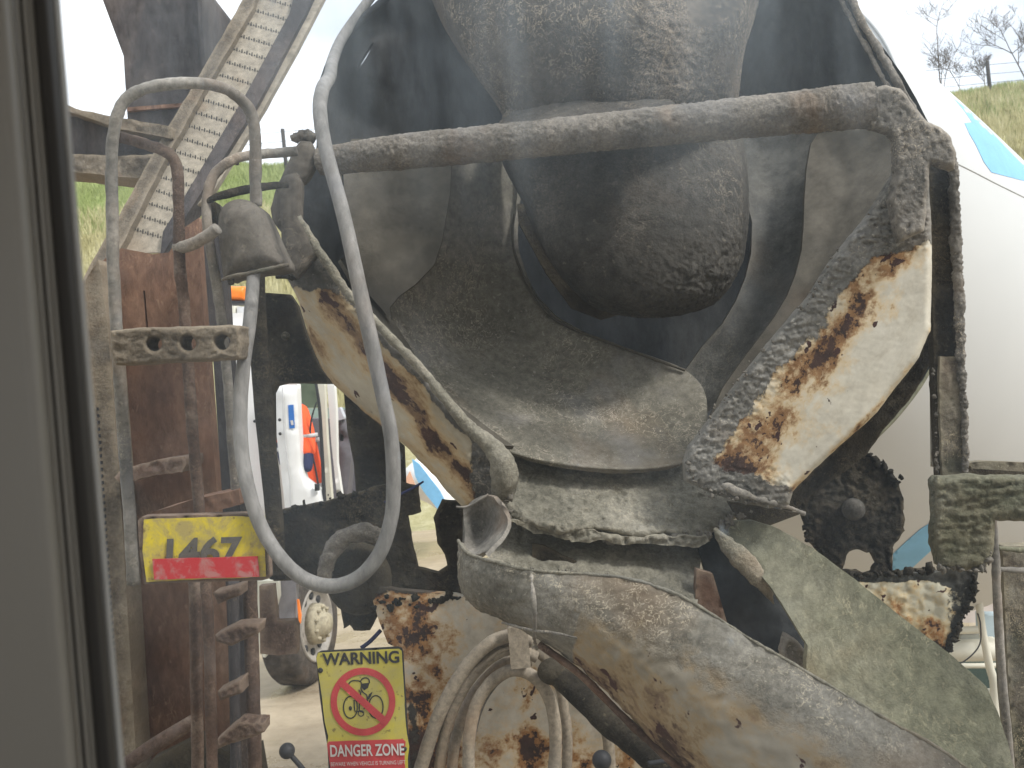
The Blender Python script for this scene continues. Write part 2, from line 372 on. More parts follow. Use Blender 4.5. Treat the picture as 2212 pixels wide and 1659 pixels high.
M['belt'] = grime('dusty_conveyor', (.2, .185, .155), (.27, .25, .21), (.34, .32, .27), 3, .1, .4, .003, off=32, grit=0.15)
M['rail'] = grime('conveyor_rail', (.06, .052, .042), (.125, .108, .085), (.23, .205, .165), 8, .2, .8, .005, off=33)
M['house'] = grime('lamp_cover', (.075, .068, .06), (.12, .112, .10), (.17, .16, .145), 3, .35, .4, .003, off=35, grit=0.15)
M['moss'] = grime('mossy_post', (.04, .045, .03), (.10, .09, .075), (.26, .25, .2), 6, .6, .8, .005, off=37)
M['armR'] = painted('chipped_cream_paint', (.66, .62, .52), off=40, st=(.75, 1, 1), rot=-57, dirt=.4, dark=(.09, .086, .074), mid=(.185, .176, .155), light=(.30, .285, .255), oc=((.15, .07, .03), (.40, .23, .10)))
M['armL'] = painted('chipped_beige_paint', (.50, .45, .35), off=50, st=(.4, 1, 1.1), rot=50, dirt=.6, dark=(.045, .043, .038), mid=(.10, .095, .085), light=(.17, .16, .145), oc=((.13, .075, .04), (.34, .22, .11)))
M['tank'] = painted('rusted_white_tank', (.68, .63, .54), off=60, dirt=.5, dark=(.02, .018, .014), mid=(.045, .038, .03), light=(.1, .085, .07))
M['chute'] = painted('worn_chute_paint', (.33, .30, .245), oc=((.10, .068, .045), (.24, .165, .10)), soft=.18, st=(.6, 1, 1), rot=38, off=70, dirt=.75, dark=(.085, .078, .062), mid=(.165, .153, .125), light=(.26, .245, .21), sc=6)
M['drum'] = plain('drum_white', (.55, .555, .54), .5, .10, 1.1, .0)
M['blue'] = plain('drum_blue', (.20, .46, .70), .5, .2, 14, .03)
M['seam'] = plain('drum_seam', (.4, .4, .38), .6)
M['white'] = plain('truck_white', (.78, .78, .76), .4, .1, 5, .02)
M['offwhite'] = plain('plant_cream', (.62, .60, .5), .55, .3, 6, .05)
M['paleblue'] = plain('pale_blue', (.42, .52, .56), .6, .2, 6)
M['dark'] = plain('dark_plastic', (.03, .03, .032), .6)
M['grey'] = plain('seat_grey', (.12, .11, .12), .8)
M['tyre'] = grime('muddy_tyre', (.02, .018, .017), (.055, .048, .042), (.13, .115, .10), 8, .4, .7, .006, off=80)
M['rim'] = plain('wheel_rim', (.34, .31, .27), .5, .5, 20)
M['hub'] = plain('muddy_hub', (.42, .37, .26), .8, .7, 30, .6)
M['orange'] = plain('orange_lens', (1.0, .24, .02), .3, .1)
M['hivis'] = plain('orange_jacket', (.95, .12, .03), .8, .15, 12)
M['reflect'] = plain('reflective_band', (.55, .55, .55), .5)
M['navy'] = plain('navy_trousers', (.03, .035, .09), .9, .3, 20)
M['skin'] = plain('skin', (.5, .3, .22), .6, .1)
M['yellow'] = None
M['signred'] = plain('sign_red', (.52, .065, .07), .55, .35, 40)
M['signblack'] = plain('sign_black', (.035, .035, .035), .6, .2, 40)
M['signwhite'] = plain('sign_white', (.62, .60, .58), .6, .3, 60)
M['digit'] = plain('digit_grey', (.12, .11, .095), .7, .6, 60)
M['post'] = plain('fence_post', (.06, .055, .05), .9)
M['frame'] = plain('window_upvc', (.20, .19, .168), .42, .03, 8, .0, .5)
M['seal'] = plain('rubber_seal', (.035, .033, .03), .6, .1)
M['roomwall'] = plain('room_wall', (.75, .73, .69), .9, .1)
M['logoblue'] = plain('decal_blue', (.03, .16, .5), .5)
g = G('sign_yellow'); c = g.mix(g.ramp(g.noise(16, 6, .65, .5), [(.42, 0), (.7, .55)]), (.56, .49, .05), (.34, .29, .10))
c = g.mix(g.ramp(g.noise(8, 7, .7, .3, None, 4), [(.38, 0), (.72, .75)]), c, (.33, .30, .22)); c = g.mix(g.ramp(g.noise(70, 4, .6), [(.60, 0), (.66, .7)]), c, (.12, .09, .05)); M['yellow'] = g.fin(c, .6, .3)
g = G('plate_yellow'); c = g.mix(g.ramp(g.noise(26, 7, .75, .6), [(.40, 0), (.58, .85)]), (.70, .56, .03), (.36, .29, .13))
c = g.mix(g.ramp(g.noise(60, 4, .6, 0), [(.60, 0), (.68, .8)]), c, (.16, .11, .06)); M['plateyellow'] = g.fin(c, .7, .25)
g = G('plate_red'); c = g.mix(g.ramp(g.noise(38, 6, .7, .6), [(.50, 0), (.62, .7)]), (.50, .03, .035), (.42, .24, .22)); M['platered'] = g.fin(c, .6, .3)
# bark and ground
M['bark'] = plain('bare_bark', (.16, .13, .11), .95)
g = G('wet_yard'); n1 = g.noise(.9, 8, .65, .5); n2 = g.noise(9, 6, .7); st_ = g.noise(1.5, 5, .6, 0, g.map((.15, 3, 1)))
c = g.ramp(g.math('ADD', g.math('MULTIPLY', n1, .6), g.math('MULTIPLY', st_, .4)), [(.35, (.24, .185, .12)), (.6, (.42, .34, .235))]); c = g.mix(.4, c, g.ramp(n2, [(.3, .6), (.7, 1.2)]), 'MULTIPLY')
g.bump(g.math('ADD', n2, st_), .5, .02); M['ground'] = g.fin(c, g.ramp(n1, [(.42, .12), (.56, .6)]), .5)
g = G('grassy_slope'); n1 = g.noise(.35, 6, .6, .4); n2 = g.noise(3.5, 8, .75, .3, g.map((1, 1, 2)))
sep = g.n('ShaderNodeSeparateXYZ'); g.l(g.c, sep.inputs[0]); zz = g.math('ADD', sep.outputs[2], g.math('MULTIPLY', g.math('SUBTRACT', n1, .5), 2.2))
gr = g.ramp(n2, [(.3, (.20, .26, .08)), (.7, (.40, .46, .18))]); dr = g.ramp(n2, [(.3, (.30, .27, .13)), (.5, (.46, .42, .23)), (.72, (.60, .56, .36))])
c = g.mix(g.ramp(g.math('MULTIPLY', zz, .1), [(.74, 0), (.80, 1)]), dr, gr); g.bump(n2, 1, .15); M['hill'] = g.fin(c, .95, .1)
def bladem(name, cols):
    g = G(name); i = g.n('ShaderNodeObjectInfo'); c = g.ramp(g.noise(1.6, 5, .7), cols); return g.fin(c, .9, .1)
M['dry'] = bladem('dry_grass', [(.3, (.36, .33, .16)), (.5, (.54, .50, .27)), (.7, (.68, .64, .42))])
M['grn'] = bladem('green_grass', [(.3, (.22, .28, .08)), (.6, (.42, .47, .2))])
# dirty window glass: mostly clear, with a film of dust and dried runs that catches the daylight
g = G('dirty_glass'); tr = g.n('ShaderNodeBsdfTransparent'); tl = g.n('ShaderNodeBsdfTranslucent'); ms = g.n('ShaderNodeMixShader')
tl.inputs[0].default_value = (.74, .86, .98, 1)
sep = g.n('ShaderNodeSeparateXYZ'); g.l(g.c, sep.inputs[0])
runs = g.noise(22, 5, .6, .6, g.map((1, 1, .16)), 3); big = g.noise(7, 4, .6, .6, g.map((1, 1, .7)), 5)
top = g.ramp(sep.outputs[2], [(.0, 0), (1, 1)])
hz = g.math('MULTIPLY', g.math('SUBTRACT', sep.outputs[2], .055), 7, True)
fac = g.math('ADD', .026, g.math('MULTIPLY', g.ramp(big, [(.46, 0), (.75, 1)]), .07))
fac = g.math('ADD', fac, g.math('MULTIPLY', g.math('MULTIPLY', hz, g.ramp(runs, [(.37, 0), (.68, 1)])), .36))
spk = g.ramp(g.noise(130, 2, .5, .4, g.map((1, 1, .35)), 8), [(.745, 0), (.765, 1)])
fac = g.math('ADD', fac, g.math('MULTIPLY', spk, .22), True)
g.l(fac, ms.inputs[0]); g.l(tr.outputs[0], ms.inputs[1]); g.l(tl.outputs[0], ms.inputs[2]); g.l(ms.outputs[0], g.o.inputs[0]); M['glass'] = g.m

# ================================================================== SETTING
def terrain():
    xs = np.linspace(-60, 60, 121); ys = np.concatenate([np.linspace(-30, 14, 12), np.linspace(15, 30, 46), np.linspace(32, 140, 20)])
    X, Y = np.meshgrid(xs, ys); return X, Y
def hz_(X, Y):
    t = np.clip((Y - 16) / 10.5, 0, 1); p = np.stack([X.ravel(), Y.ravel(), 0 * X.ravel()], 1)
    return 9.6 * (t * t * (3 - 2 * t)) + .55 * fbm(p, .16, 3, 2).reshape(X.shape) * t + .1 * fbm(p, 1.3, 3, 4).reshape(X.shape) * t
X, Y = terrain()
def gridmesh(nm, X, Y, Z):
    nr, nc = X.shape; v = np.stack([X.ravel(), Y.ravel(), Z.ravel()], 1)
    return mesh(nm, v, [(i * nc + j, i * nc + j + 1, (i + 1) * nc + j + 1, (i + 1) * nc + j) for i in range(nr - 1) for j in range(nc - 1)])
k = 13
link('ground', gridmesh('ground', *[a[:k + 3] for a in (X, Y)], 0 * X[:k + 3]), M['ground'], kind='structure')
link('hill', gridmesh('hill', X[k + 1:], Y[k + 1:], hz_(X, Y)[k + 1:] + .004 - .3 * (Y[k + 1:] < 16.2)), M['hill'], kind='structure')
def blades(nm, n, x0, x1, y0, y1, h0, h1, mat):
    x = rng.uniform(x0, x1, n); y = rng.uniform(y0, y1, n); z = hz_(x[None], y[None])[0] - .02; h = rng.uniform(h0, h1, n); a = rng.uniform(0, 3.14, n); wd = .012 + h * .03
    dx, dy = np.cos(a) * wd, np.sin(a) * wd * .4; lx, ly = rng.normal(0, .28, n) * h, rng.normal(0, .25, n) * h
    v = np.stack([np.stack([x - dx, y - dy, z], 1), np.stack([x + dx, y + dy, z], 1), np.stack([x + lx, y + ly, z + h], 1)], 1).reshape(-1, 3)
    me = bpy.data.meshes.new(nm); me.vertices.add(3 * n); me.vertices.foreach_set('co', v.ravel()); me.loops.add(3 * n); me.loops.foreach_set('vertex_index', np.arange(3 * n))
    me.polygons.add(n); me.polygons.foreach_set('loop_start', np.arange(n) * 3); me.polygons.foreach_set('loop_total', np.full(n, 3)); me.update()
    return link(nm, me, mat, kind='stuff', smooth=False)
o = blades('dry_grass', 90000, -16, -3, 16.5, 23.6, .08, .38, M['dry']); o['label'] = 'dry yellow grass on the bank behind the plant'; o['category'] = 'grass'
o = blades('dry_grass', 60000, 9, 18, 19, 25.5, .08, .42, M['dry']); o['label'] = 'dry tufted grass at the top of the bank on the right'; o['category'] = 'grass'
o = blades('green_grass', 40000, 9, 18, 24.2, 27, .08, .3, M['grn']); o['label'] = 'green grass on the crest at the right edge'; o['category'] = 'grass'
o = blades('green_grass', 60000, -16, -1, 23, 27, .08, .3, M['grn']); o['label'] = 'short green grass along the crest of the bank'; o['category'] = 'grass'

# bare trees and bushes on the crest
def bare_tree(u, vbase, hpx, y, seed, label, lean=0, thin=1, kids=3):
    rd = random.Random(seed); b = P(u, vbase, y); z0 = float(hz_(np.array([[b.x]]), np.array([[y]]))[0, 0]); b.z = z0 - .1; H = px(hpx, y)
    t = thing('bare_tree', label, 'tree', b, 'bare trees along the crest of the bank'); segs = []
    def grow(p, d, ln, r, lv):
        n = 4; pts = [p]
        for i in range(n):
            d = (d + Vector((rd.uniform(-1, 1), rd.uniform(-.6, .6), rd.uniform(-.4, .8))) * .13).normalized(); p = p + d * ln / n; pts.append(p)
        segs.append((lv, pts, r))
        if lv >= 4 or ln < .15: return
        for i in range(kids + (lv > 0)):
            q = pts[rd.randint(1, n)]; a = Vector((rd.uniform(-1, 1), rd.uniform(-.7, .7), rd.uniform(-.1, .7))).normalized()
            grow(q, (d * .55 + a * .8).normalized(), ln * rd.uniform(.45, .68), r * .55, lv + 1)
    grow(b, Vector((lean, 0, 1)).normalized(), H * .62, .026 * thin, 0)
    bmv, bmf, tv, tf = [], [], [], []
    for lv, pts, r in segs:
        m_ = tube_mesh('t', [tuple(p) for p in pts], np.linspace(r, max(r * .5, .005), len(pts)), 5 if lv else 8, cap=False)
        V, Fc = (tv, tf) if lv == 0 else (bmv, bmf); o_ = len(V)
        V += [tuple(v.co) for v in m_.vertices]; Fc += [tuple(i + o_ for i in p.vertices) for p in m_.polygons]; bpy.data.meshes.remove(m_)
    link('trunk', mesh('trunk', tv, tf), M['bark'], t); link('branches', mesh('branches', bmv, bmf), M['bark'], t)
for a in [(1905, 130, 190, 27, 1, 'slender bare tree rising just above the top of the mixer drum', -.15),
          (2030, 190, 260, 27, 2, 'tall bare tree between the mixer drum and the crest fence post', .0),
          (2085, 220, 130, 26.6, 3, 'low bare bush against the drum, left of the crest fence post', -.2, .6, 4),
          (2120, 190, 110, 27, 7, 'small twiggy bush at the foot of the crest fence post', .3, .6, 4),
          (2235, 170, 190, 26.8, 5, 'bare tree cut by the right edge of the view', -.5, 1.1, 4)]: bare_tree(*a)
def fence_post(u, v0, v1, y, label):
    a, b = P(u, v1, y), P(u + (v0 - v1) * -.08, v0, y); b.x = a.x - .02
    z = float(hz_(np.array([[a.x]]), np.array([[y]]))[0, 0]); a.z = z - .2; t = thing('fence_post', label, 'fence post', a, 'fence posts on the crest')
    link('post', tube_mesh('post', [tuple(a), tuple(a + (b - a) * .5), tuple(b)], .055, 8), M['post'], t); return b
pa = fence_post(616, 278, 330, 25.2, 'lone grey fence post on the green crest beside the cross bar bracket')
pb = fence_post(2139, 133, 195, 25.5, 'dark fence post on the crest among the bare bushes')
fw = thing('wire_fence', 'thin wires of the fence along the crest of the bank', 'fence', (-10, 25.3, 9))
for dz in (-.08, -.35, -.6): link('wire', tube_mesh('wire', [(-14, 25.4, pa.z + dz), (pa.x, 25.2, pa.z + dz), (3, 25.35, (pa.z + pb.z) / 2 + dz - .05), (pb.x, 25.5, pb.z + dz), (19, 25.5, pb.z + dz)], .006, 5), M['post'], fw)

# ================================================================== CABIN AND WINDOW (the viewer's side)
cab = thing('control_cabin', 'inside of the control cabin around the window', 'building', (0, -1.2, .9))
WX0, WX1, WZ0, WZ1 = -.265, 1.15, 1.75, 3.25
box('wall', (-2.4, .40, .9), (WX0, .52, 3.6), M['roomwall'], cab); box('wall', (WX1, .40, .9), (2.0, .52, 3.6), M['roomwall'], cab)
box('wall', (WX0, .40, .9), (WX1, .52, WZ0), M['roomwall'], cab); box('wall', (WX0, .40, WZ1), (WX1, .52, 3.6), M['roomwall'], cab)
for lo_, hi_ in (((-2.52, -.1, .9), (-2.4, .52, 3.6)), ((-2.52, -2.6, .9), (-2.4, -2.2, 3.6)), ((-2.52, -2.2, .9), (-2.4, -.1, 1.6)), ((-2.52, -2.2, 3.3), (-2.4, -.1, 3.6)),
                 ((2.0, -.1, .9), (2.12, .52, 3.6)), ((2.0, -2.6, .9), (2.12, -2.2, 3.6)), ((2.0, -2.2, .9), (2.12, -.1, 1.6)), ((2.0, -2.2, 3.3), (2.12, -.1, 3.6)),
                 ((-2.4, -2.72, .9), (-1.4, -2.6, 3.6)), ((1.4, -2.72, .9), (2.0, -2.6, 3.6)), ((-1.4, -2.72, 3.3), (1.4, -2.6, 3.6)), ((-1.4, -2.72, .9), (1.4, -2.6, 1.5))):
    box('wall', lo_, hi_, M['roomwall'], cab)  # unseen side and rear openings added to let light onto the window frame
box('floor', (-2.52, -2.72, .8), (2.12, .52, .9), M['grey'], cab); box('ceiling', (-2.52, -2.72, 3.6), (2.12, .52, 3.7), M['roomwall'], cab)
win = thing('cabin_window', 'grey framed cabin window with a dirty pane, blurred frame on the left', 'window', (0, .42, WZ0))
def prof(name, x0, x1, y0, y1, mat, bev=.002, label=None):
    return link(name, boxm(name, (x0, y0, WZ0), (x1, y1, WZ1), bev), mat, win, label)
# left member seen from inside: face, rounded bead, rubber seal, outer lip
prof('frame', WX0 - .04, -.1972, .368, .3800, M['frame'], .004)
prof('glazing_bead', -.1971, -.1962, .3765, .3830, M['frame'], .0004); prof('seal', -.1961, -.1952, .379, .386, M['seal'], .0003)
prof('glazing_bead', -.1951, -.1939, .3790, .3850, M['frame'], .0005); prof('glazing_bead', -.1938, -.1926, .3815, .3865, M['frame'], .0005); prof('seal', -.1925, -.1868, .3830, .3900, M['seal'], .001)
prof('frame', WX1 - .06, WX1 + .03, .335, .40, M['frame'], .006)
for z0, z1 in ((WZ0 - .03, WZ0 + .06), (WZ1 - .06, WZ1 + .03)): box('frame', (WX0, .336, z0), (WX1, .399, z1), M['frame'], win, .006)
outer = prof('frame', -.1925, -.1866, .392, .3965, plain('lit_frame_edge', (.32, .32, .31), .7), .001, 'outer edge of the frame, coloured brighter as if lit')  # lighter colour stands in for daylight falling on the outer lip
gl = link('pane', mesh('pane', [(-.190, .398, WZ0), (WX1 - .05, .398, WZ0), (WX1 - .05, .398, WZ1), (-.190, .398, WZ1)], [(0, 1, 2, 3)]), M['glass'], None, smooth=False)
gl.parent = win; gl.data.transform(Matrix.Translation(-Vector((0, .42, 2.5)))); gl.location = (0, 0, 2.5 - WZ0)

# ================================================================== BATCHING PLANT (left)
sil = thing('silo_chute', 'dark rusty steel chute of the plant rising above the ladder', 'steel chute', P(330, 300, 3.3))
plate('wall', [(205, -40), (222, 0), (267, 121), (272, 201), (278, 290), (440, 300), (440, 139), (432, 60), (429, 0), (428, -40)], 3.35, .35, M['funnel'], sil, 14, .01, 12)
plate('flange', [(426, -40), (429, 60), (437, 139), (437, 300), (445, 300), (444, 139), (437, 60), (435, -40)], 3.3, .4, M['funnel'], sil, 10)
plate('stiffener', [(274, 232), (400, 222), (400, 230), (274, 240)], 3.33, .03, M['rustcol'], sil, 10, .004)
for q in ([(318, 0), (345, 80), (378, 170)], [(388, 0), (396, 90), (398, 165)], [(330, 180), (336, 120), (330, 200)]):
    pass
bm_ = thing('steel_beam', 'dusty steel I beam crossing behind the ladder on the left', 'beam', P(250, 310, 3.0))
plate('flange', [(100, 215), (137, 226), (180, 240), (240, 250), (300, 262), (371, 274), (371, 300), (257, 278), (142, 240), (100, 232)], 2.95, .18, M['rail'], bm_, 8, .012, 20, edge=3)
plate('web', [(100, 222), (142, 232), (257, 270), (371, 292), (350, 345), (149, 336), (100, 333)], 3.03, .03, M['funnel'], bm_, 12, .004)
plate('flange', [(100, 330), (149, 331), (200, 334), (257, 337), (350, 333), (345, 392), (298, 386), (220, 378), (153, 371), (100, 366)], 2.95, .18, M['rail'], bm_, 8, .012, 20, edge=3)

cv = thing('inclined_conveyor', 'steep perforated steel incline leaning up behind the ladder', 'conveyor', P(300, 560, 2.8))
dcv = plane((250, 560, 2.75), (480, 560, 2.75), (600, 0, 3.3))
plate('perforated_plate', [(250, 548), (262, 500), (445, 163), (540, -30), (672, -30), (652, 25), (541, 205), (400, 430), (350, 545)], lambda u, v: dcv(u, v) + .03, .02, M['belt'], cv, 16, .002)
plate('side_rail', [(160, 640), (194, 572), (260, 461), (347, 302), (430, 163), (524, 0), (542, -30), (562, -30), (545, 20), (447, 185), (356, 345), (268, 520), (215, 620)], lambda u, v: dcv(u, v) - .01, .09, M['rail'], cv, 9, .008, 25, edge=1.5)
plate('side_rail', [(640, -30), (625, 30), (530, 205), (380, 455), (352, 500), (345, 560), (400, 470), (560, 218), (660, 30), (688, -30)], lambda u, v: dcv(u, v), .10, M['funnel'], cv, 10, .004)
plate('side_flange', [(677, -30), (655, 30), (560, 200), (500, 300), (400, 465), (461, 413), (559, 253), (640, 110), (697, 0), (712, -30)], lambda u, v: dcv(u, v) + .03, .03, M['belt'], cv, 14, .002)
sv, sf = [], []
for r_ in range(19):
    t = r_ / 18; cx, cy = 325 + (600 - 325) * t, 505 - (505 - 5) * t
    for k in range(-8, 9):
        if abs(k) == 8 and rng.random() < .5: continue
        u0, v0 = cx + k * 5.4 * (1 if k % 2 else 1), cy + k * 1.6; tall = 5.2 if k % 2 else 1.6
        y_ = float(dcv(u0, v0)) + .0285 - .003
        q = [(u0 - .9, v0 - tall + .4), (u0 + 1.2, v0 - tall), (u0 + .9, v0 + tall), (u0 - 1.2, v0 + tall - .4)]
        b0 = len(sv); sv += [P(a, b, y_) for a, b in q] + [P(a, b, y_ + .004) for a, b in q]
        sf += [(b0, b0 + 1, b0 + 2, b0 + 3)] + [(b0 + i, b0 + (i + 1) % 4, b0 + 4 + (i + 1) % 4, b0 + 4 + i) for i in range(4)]
link('slots', mesh('slots', sv, sf), M['dark'], cv, kind='stuff', smooth=False)

col = thing('rusty_column', 'tall rust brown steel column of the plant behind the ladder', 'column', P(330, 1640, 2.5))
plate('web', [(176, 622), (225, 560), (262, 536), (330, 549), (365, 545), (400, 490), (430, 470), (432, 560), (448, 800), (468, 1060), (500, 1400), (520, 1750), (262, 1750), (240, 1500), (215, 1100), (190, 750)], 2.62, .05, M['rustcol'], col, 18, .006, 10,
      holes=[[(309, 628), (313, 628), (320, 708), (315, 708)]])
plate('flange', [(176, 620), (212, 560), (232, 700), (262, 1100), (286, 1500), (300, 1750), (258, 1750), (240, 1500), (213, 1100), (188, 750)], 2.5, .10, M['rail'], col, 14, .004)
sv, sf = [], []
for k in range(52):
    v = 880 + k * 14.5; u = 208 + (v - 880) * .066; b0 = len(sv); sv += [P(u, v, 2.488), P(u + 1.8, v, 2.488), P(u + 2.4, v + 7, 2.488), P(u + .6, v + 7, 2.488)]; sv += [x + Vector((0, .015, 0)) for x in sv[b0:b0 + 4]]
    sf += [(b0, b0 + 1, b0 + 2, b0 + 3)] + [(b0 + i, b0 + (i + 1) % 4, b0 + 4 + (i + 1) % 4, b0 + 4 + i) for i in range(4)]
link('slots', mesh('slots', sv, sf), M['dark'], col, kind='stuff', smooth=False)
plate('ledge', [(245, 1030), (270, 1010), (330, 996), (398, 985), (402, 1002), (395, 1018), (320, 1030), (262, 1045)], 2.45, .14, M['rusttube'], col, 7, .012, 30, edge=3)
post2 = thing('steel_channel', 'narrow dark steel channel between the column and the ladder rail', 'steel post', P(470, 1100, 2.5))
plate('channel', [(452, 440), (470, 440), (484, 700), (500, 900), (523, 1150), (540, 1400), (548, 1750), (500, 1750), (493, 1400), (479, 1060), (461, 781), (452, 701), (440, 531), (438, 440)], 2.45, .08, M['funnel'], post2, 12, .004, 20)
tube('brace', [(255, 1665, 2.3, 30), (330, 1612, 2.32, 32), (428, 1552, 2.36, 30)], 32, M['rusttube'], col, label='pale rusty brace pipe')
plate('base_plate', [(300, 1680), (330, 1640), (430, 1590), (520, 1640), (560, 1610), (575, 1700), (520, 1760), (300, 1760)], 2.48, .04, M['black'], col, 16, .004)

# ================================================================== BACKGROUND TRUCK, WORKER, YARD
wt = thing('white_truck', 'white lorry cab with open door and orange beacon beyond the mixer ladder', 'truck', P(640, 1480, 8.1))
def pl(name, pts, y, th, mat, parent=wt, **kw): return plate(name, pts, y, th, mat, parent, kw.pop('step', 12), **kw)
pl('side_panel', [(490, 700), (545, 700), (552, 790), (570, 790), (578, 900), (612, 1110), (530, 1120), (520, 900), (500, 830)], 6.9, .4, M['white'], rnd=(10, .05))
pl('door', [(596, 838), (604, 832), (641, 830), (644, 900), (650, 1000), (658, 1035), (690, 1060), (700, 1110), (698, 1118), (618, 1118), (606, 1010), (596, 930)], 6.3, .12, M['white'], rnd=(8, .04), label='open white cab door seen edge on')
tube('door_seal', [(610, 834, 6.29, 2.5), (614, 930, 6.29, 2.5), (626, 1040, 6.29, 2.5), (628, 1112, 6.29, 2.5)], 2, M['reflect'], wt)
for (u, v) in ((604, 907), (605, 937), (550, 910)): ball('screw', P(u, v, 6.28 if u > 580 else 6.88), .012, M['dark'], wt, seg=8)
pl('decal', [(622, 875), (634, 874), (637, 925), (625, 926)], 6.296, .003, M['logoblue'], step=8, label='blue vertical sticker')
pl('decal', [(627, 908), (633, 908), (634, 918), (629, 918)], 6.292, .003, M['signwhite'], step=6)
pl('handle', [(679, 1046), (689, 1047), (689, 1060), (680, 1061)], 6.28, .03, M['dark'], step=6)
pl('windscreen_view', [(640, 826), (700, 826), (706, 880), (700, 880), (640, 882)], 9.5, .02, plain('reflection_green', (.11, .14, .09), .9, .8, 4), step=12, label='dark green panel painted as a hedge reflection in the windscreen')  # windscreen reflection painted as a flat green panel
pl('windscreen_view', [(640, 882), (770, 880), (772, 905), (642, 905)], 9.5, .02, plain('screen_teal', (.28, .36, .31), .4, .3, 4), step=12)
pl('cab_interior', [(640, 905), (780, 905), (800, 1120), (640, 1120)], 8.4, .3, M['grey'])
pl('pillar', [(686, 826), (700, 826), (706, 950), (719, 1112), (708, 1112), (696, 960)], 6.6, .08, M['offwhite'], step=8)
pl('pillar', [(706, 828), (722, 832), (726, 890), (728, 1000), (744, 1112), (732, 1112), (716, 960)], 6.75, .08, M['white'], step=8)
pl('seat', [(720, 888), (736, 886), (752, 930), (759, 985), (744, 1120), (729, 1120), (722, 990), (717, 920)], 7.0, .2, M['grey'], step=10, rnd=(8, .05), holes=[[(733, 943), (737, 936), (743, 943), (741, 953), (735, 953)]])
pl('headrest', [(717, 882), (734, 880), (744, 905), (724, 910)], 6.95, .1, plain('headrest_grey', (.5, .52, .56)), step=6)
tube('mirror_arm', [(681, 820, 6.4, 6), (690, 880, 6.4, 7), (696, 980, 6.4, 8), (702, 1112, 6.4, 9)], 7, M['dark'], wt)
tube('cable', [(684, 868, 6.5, 3), (672, 910, 6.5, 4), (671, 960, 6.5, 4), (681, 1010, 6.5, 4), (690, 1060, 6.5, 4)], 4, M['dark'], wt)
pl('beacon', [(484, 622), (492, 619), (529, 619), (529, 647), (524, 650), (488, 649), (484, 642)], 6.5, .16, M['orange'], rnd=(7, .05), step=5, label='glossy orange beacon')
pl('beacon_base', [(486, 650), (528, 650), (530, 656), (487, 656)], 6.5, .18, M['dark'], step=5)
pl('roof', [(470, 678), (600, 672), (602, 705), (470, 708)], 7.0, .5, M['white'], step=12)
pl('roof_box', [(486, 658), (505, 658), (505, 680), (486, 680)], 7.3, .2, M['offwhite'], step=8)
pl('roof_box', [(512, 662), (530, 662), (530, 678), (512, 678)], 7.35, .2, M['reflect'], step=8)
pl('bracket', [(549, 1256), (600, 1254), (602, 1290), (594, 1318), (590, 1318), (588, 1272), (560, 1274), (563, 1380), (574, 1420), (568, 1420), (556, 1380)], 7.2, .08, M['offwhite'], step=8)
def lathe(name, c, ax, prof_, mat, parent, seg=40, label=None, **kw):
    ax = Vector(ax).normalized(); A = ax.cross(Vector((0, 0, 1))).normalized(); B = ax.cross(A); vs = []; fs = []
    for (t, r) in prof_:
        for k in range(seg): a = 2 * math.pi * k / seg; vs.append(Vector(c) + ax * t + (A * math.cos(a) + B * math.sin(a)) * r)
    for i in range(len(prof_) - 1):
        for k in range(seg): fs.append((i * seg + k, i * seg + (k + 1) % seg, (i + 1) * seg + (k + 1) % seg, (i + 1) * seg + k))
    if kw.pop('caps', True): fs += [tuple(range(seg))[::-1], tuple(range((len(prof_) - 1) * seg, len(prof_) * seg))]
    return link(name, mesh(name, vs, fs), mat, parent, label, **kw)
def wheel(c, ax, r, parent):
    ty = lathe('wheel', c, ax, [(.0, r * .62), (.0, r * .9), (-.03, r * .97), (-.06, r), (-.26, r), (-.29, r * .96), (-.3, r * .6)], M['tyre'], parent, 56, caps=False)
    lathe('rim', c, ax, [(-.01, r * .64), (.015, r * .63), (.012, r * .60), (-.02, r * .57), (-.045, r * .50), (-.05, r * .42), (-.03, r * .37), (-.03, r * .30)], M['rim'], ty, 48, caps=False)
    lathe('hub', c, ax, [(-.03, r * .35), (.05, r * .33), (.06, r * .20), (.12, r * .17), (.12, r * .02)], M['hub'], ty, 24)
    axv = Vector(ax).normalized(); A = axv.cross(Vector((0, 0, 1))).normalized(); B = axv.cross(A)
    for k in range(10):
        a = 2 * math.pi * (k + .3) / 10; d = A * math.cos(a) + B * math.sin(a)
        lathe('rim_hole', Vector(c) + d * r * .47, ax, [(-.052, .036), (-.034, .034)], M['dark'], ty, 12)
        lathe('wheel_nut', Vector(c) + d * r * .28, ax, [(.04, .018), (.08, .016)], M['hub'], ty, 6)
wc = P(684, 1352, 7.9); wc.z = .52
wheel(wc, (.98, -.20, 0), .52, wt)
pl('mudguard', [(600, 1240), (648, 1240), (680, 1250), (640, 1262), (636, 1350), (604, 1352)], 7.3, .1, plain('guard_grey', (.22, .21, .22)), step=10)
pl('marker_lamp', [(641, 1295), (645, 1297), (650, 1330), (649, 1348), (645, 1340)], 7.28, .03, M['orange'], step=6, label='slim orange marker lamp')

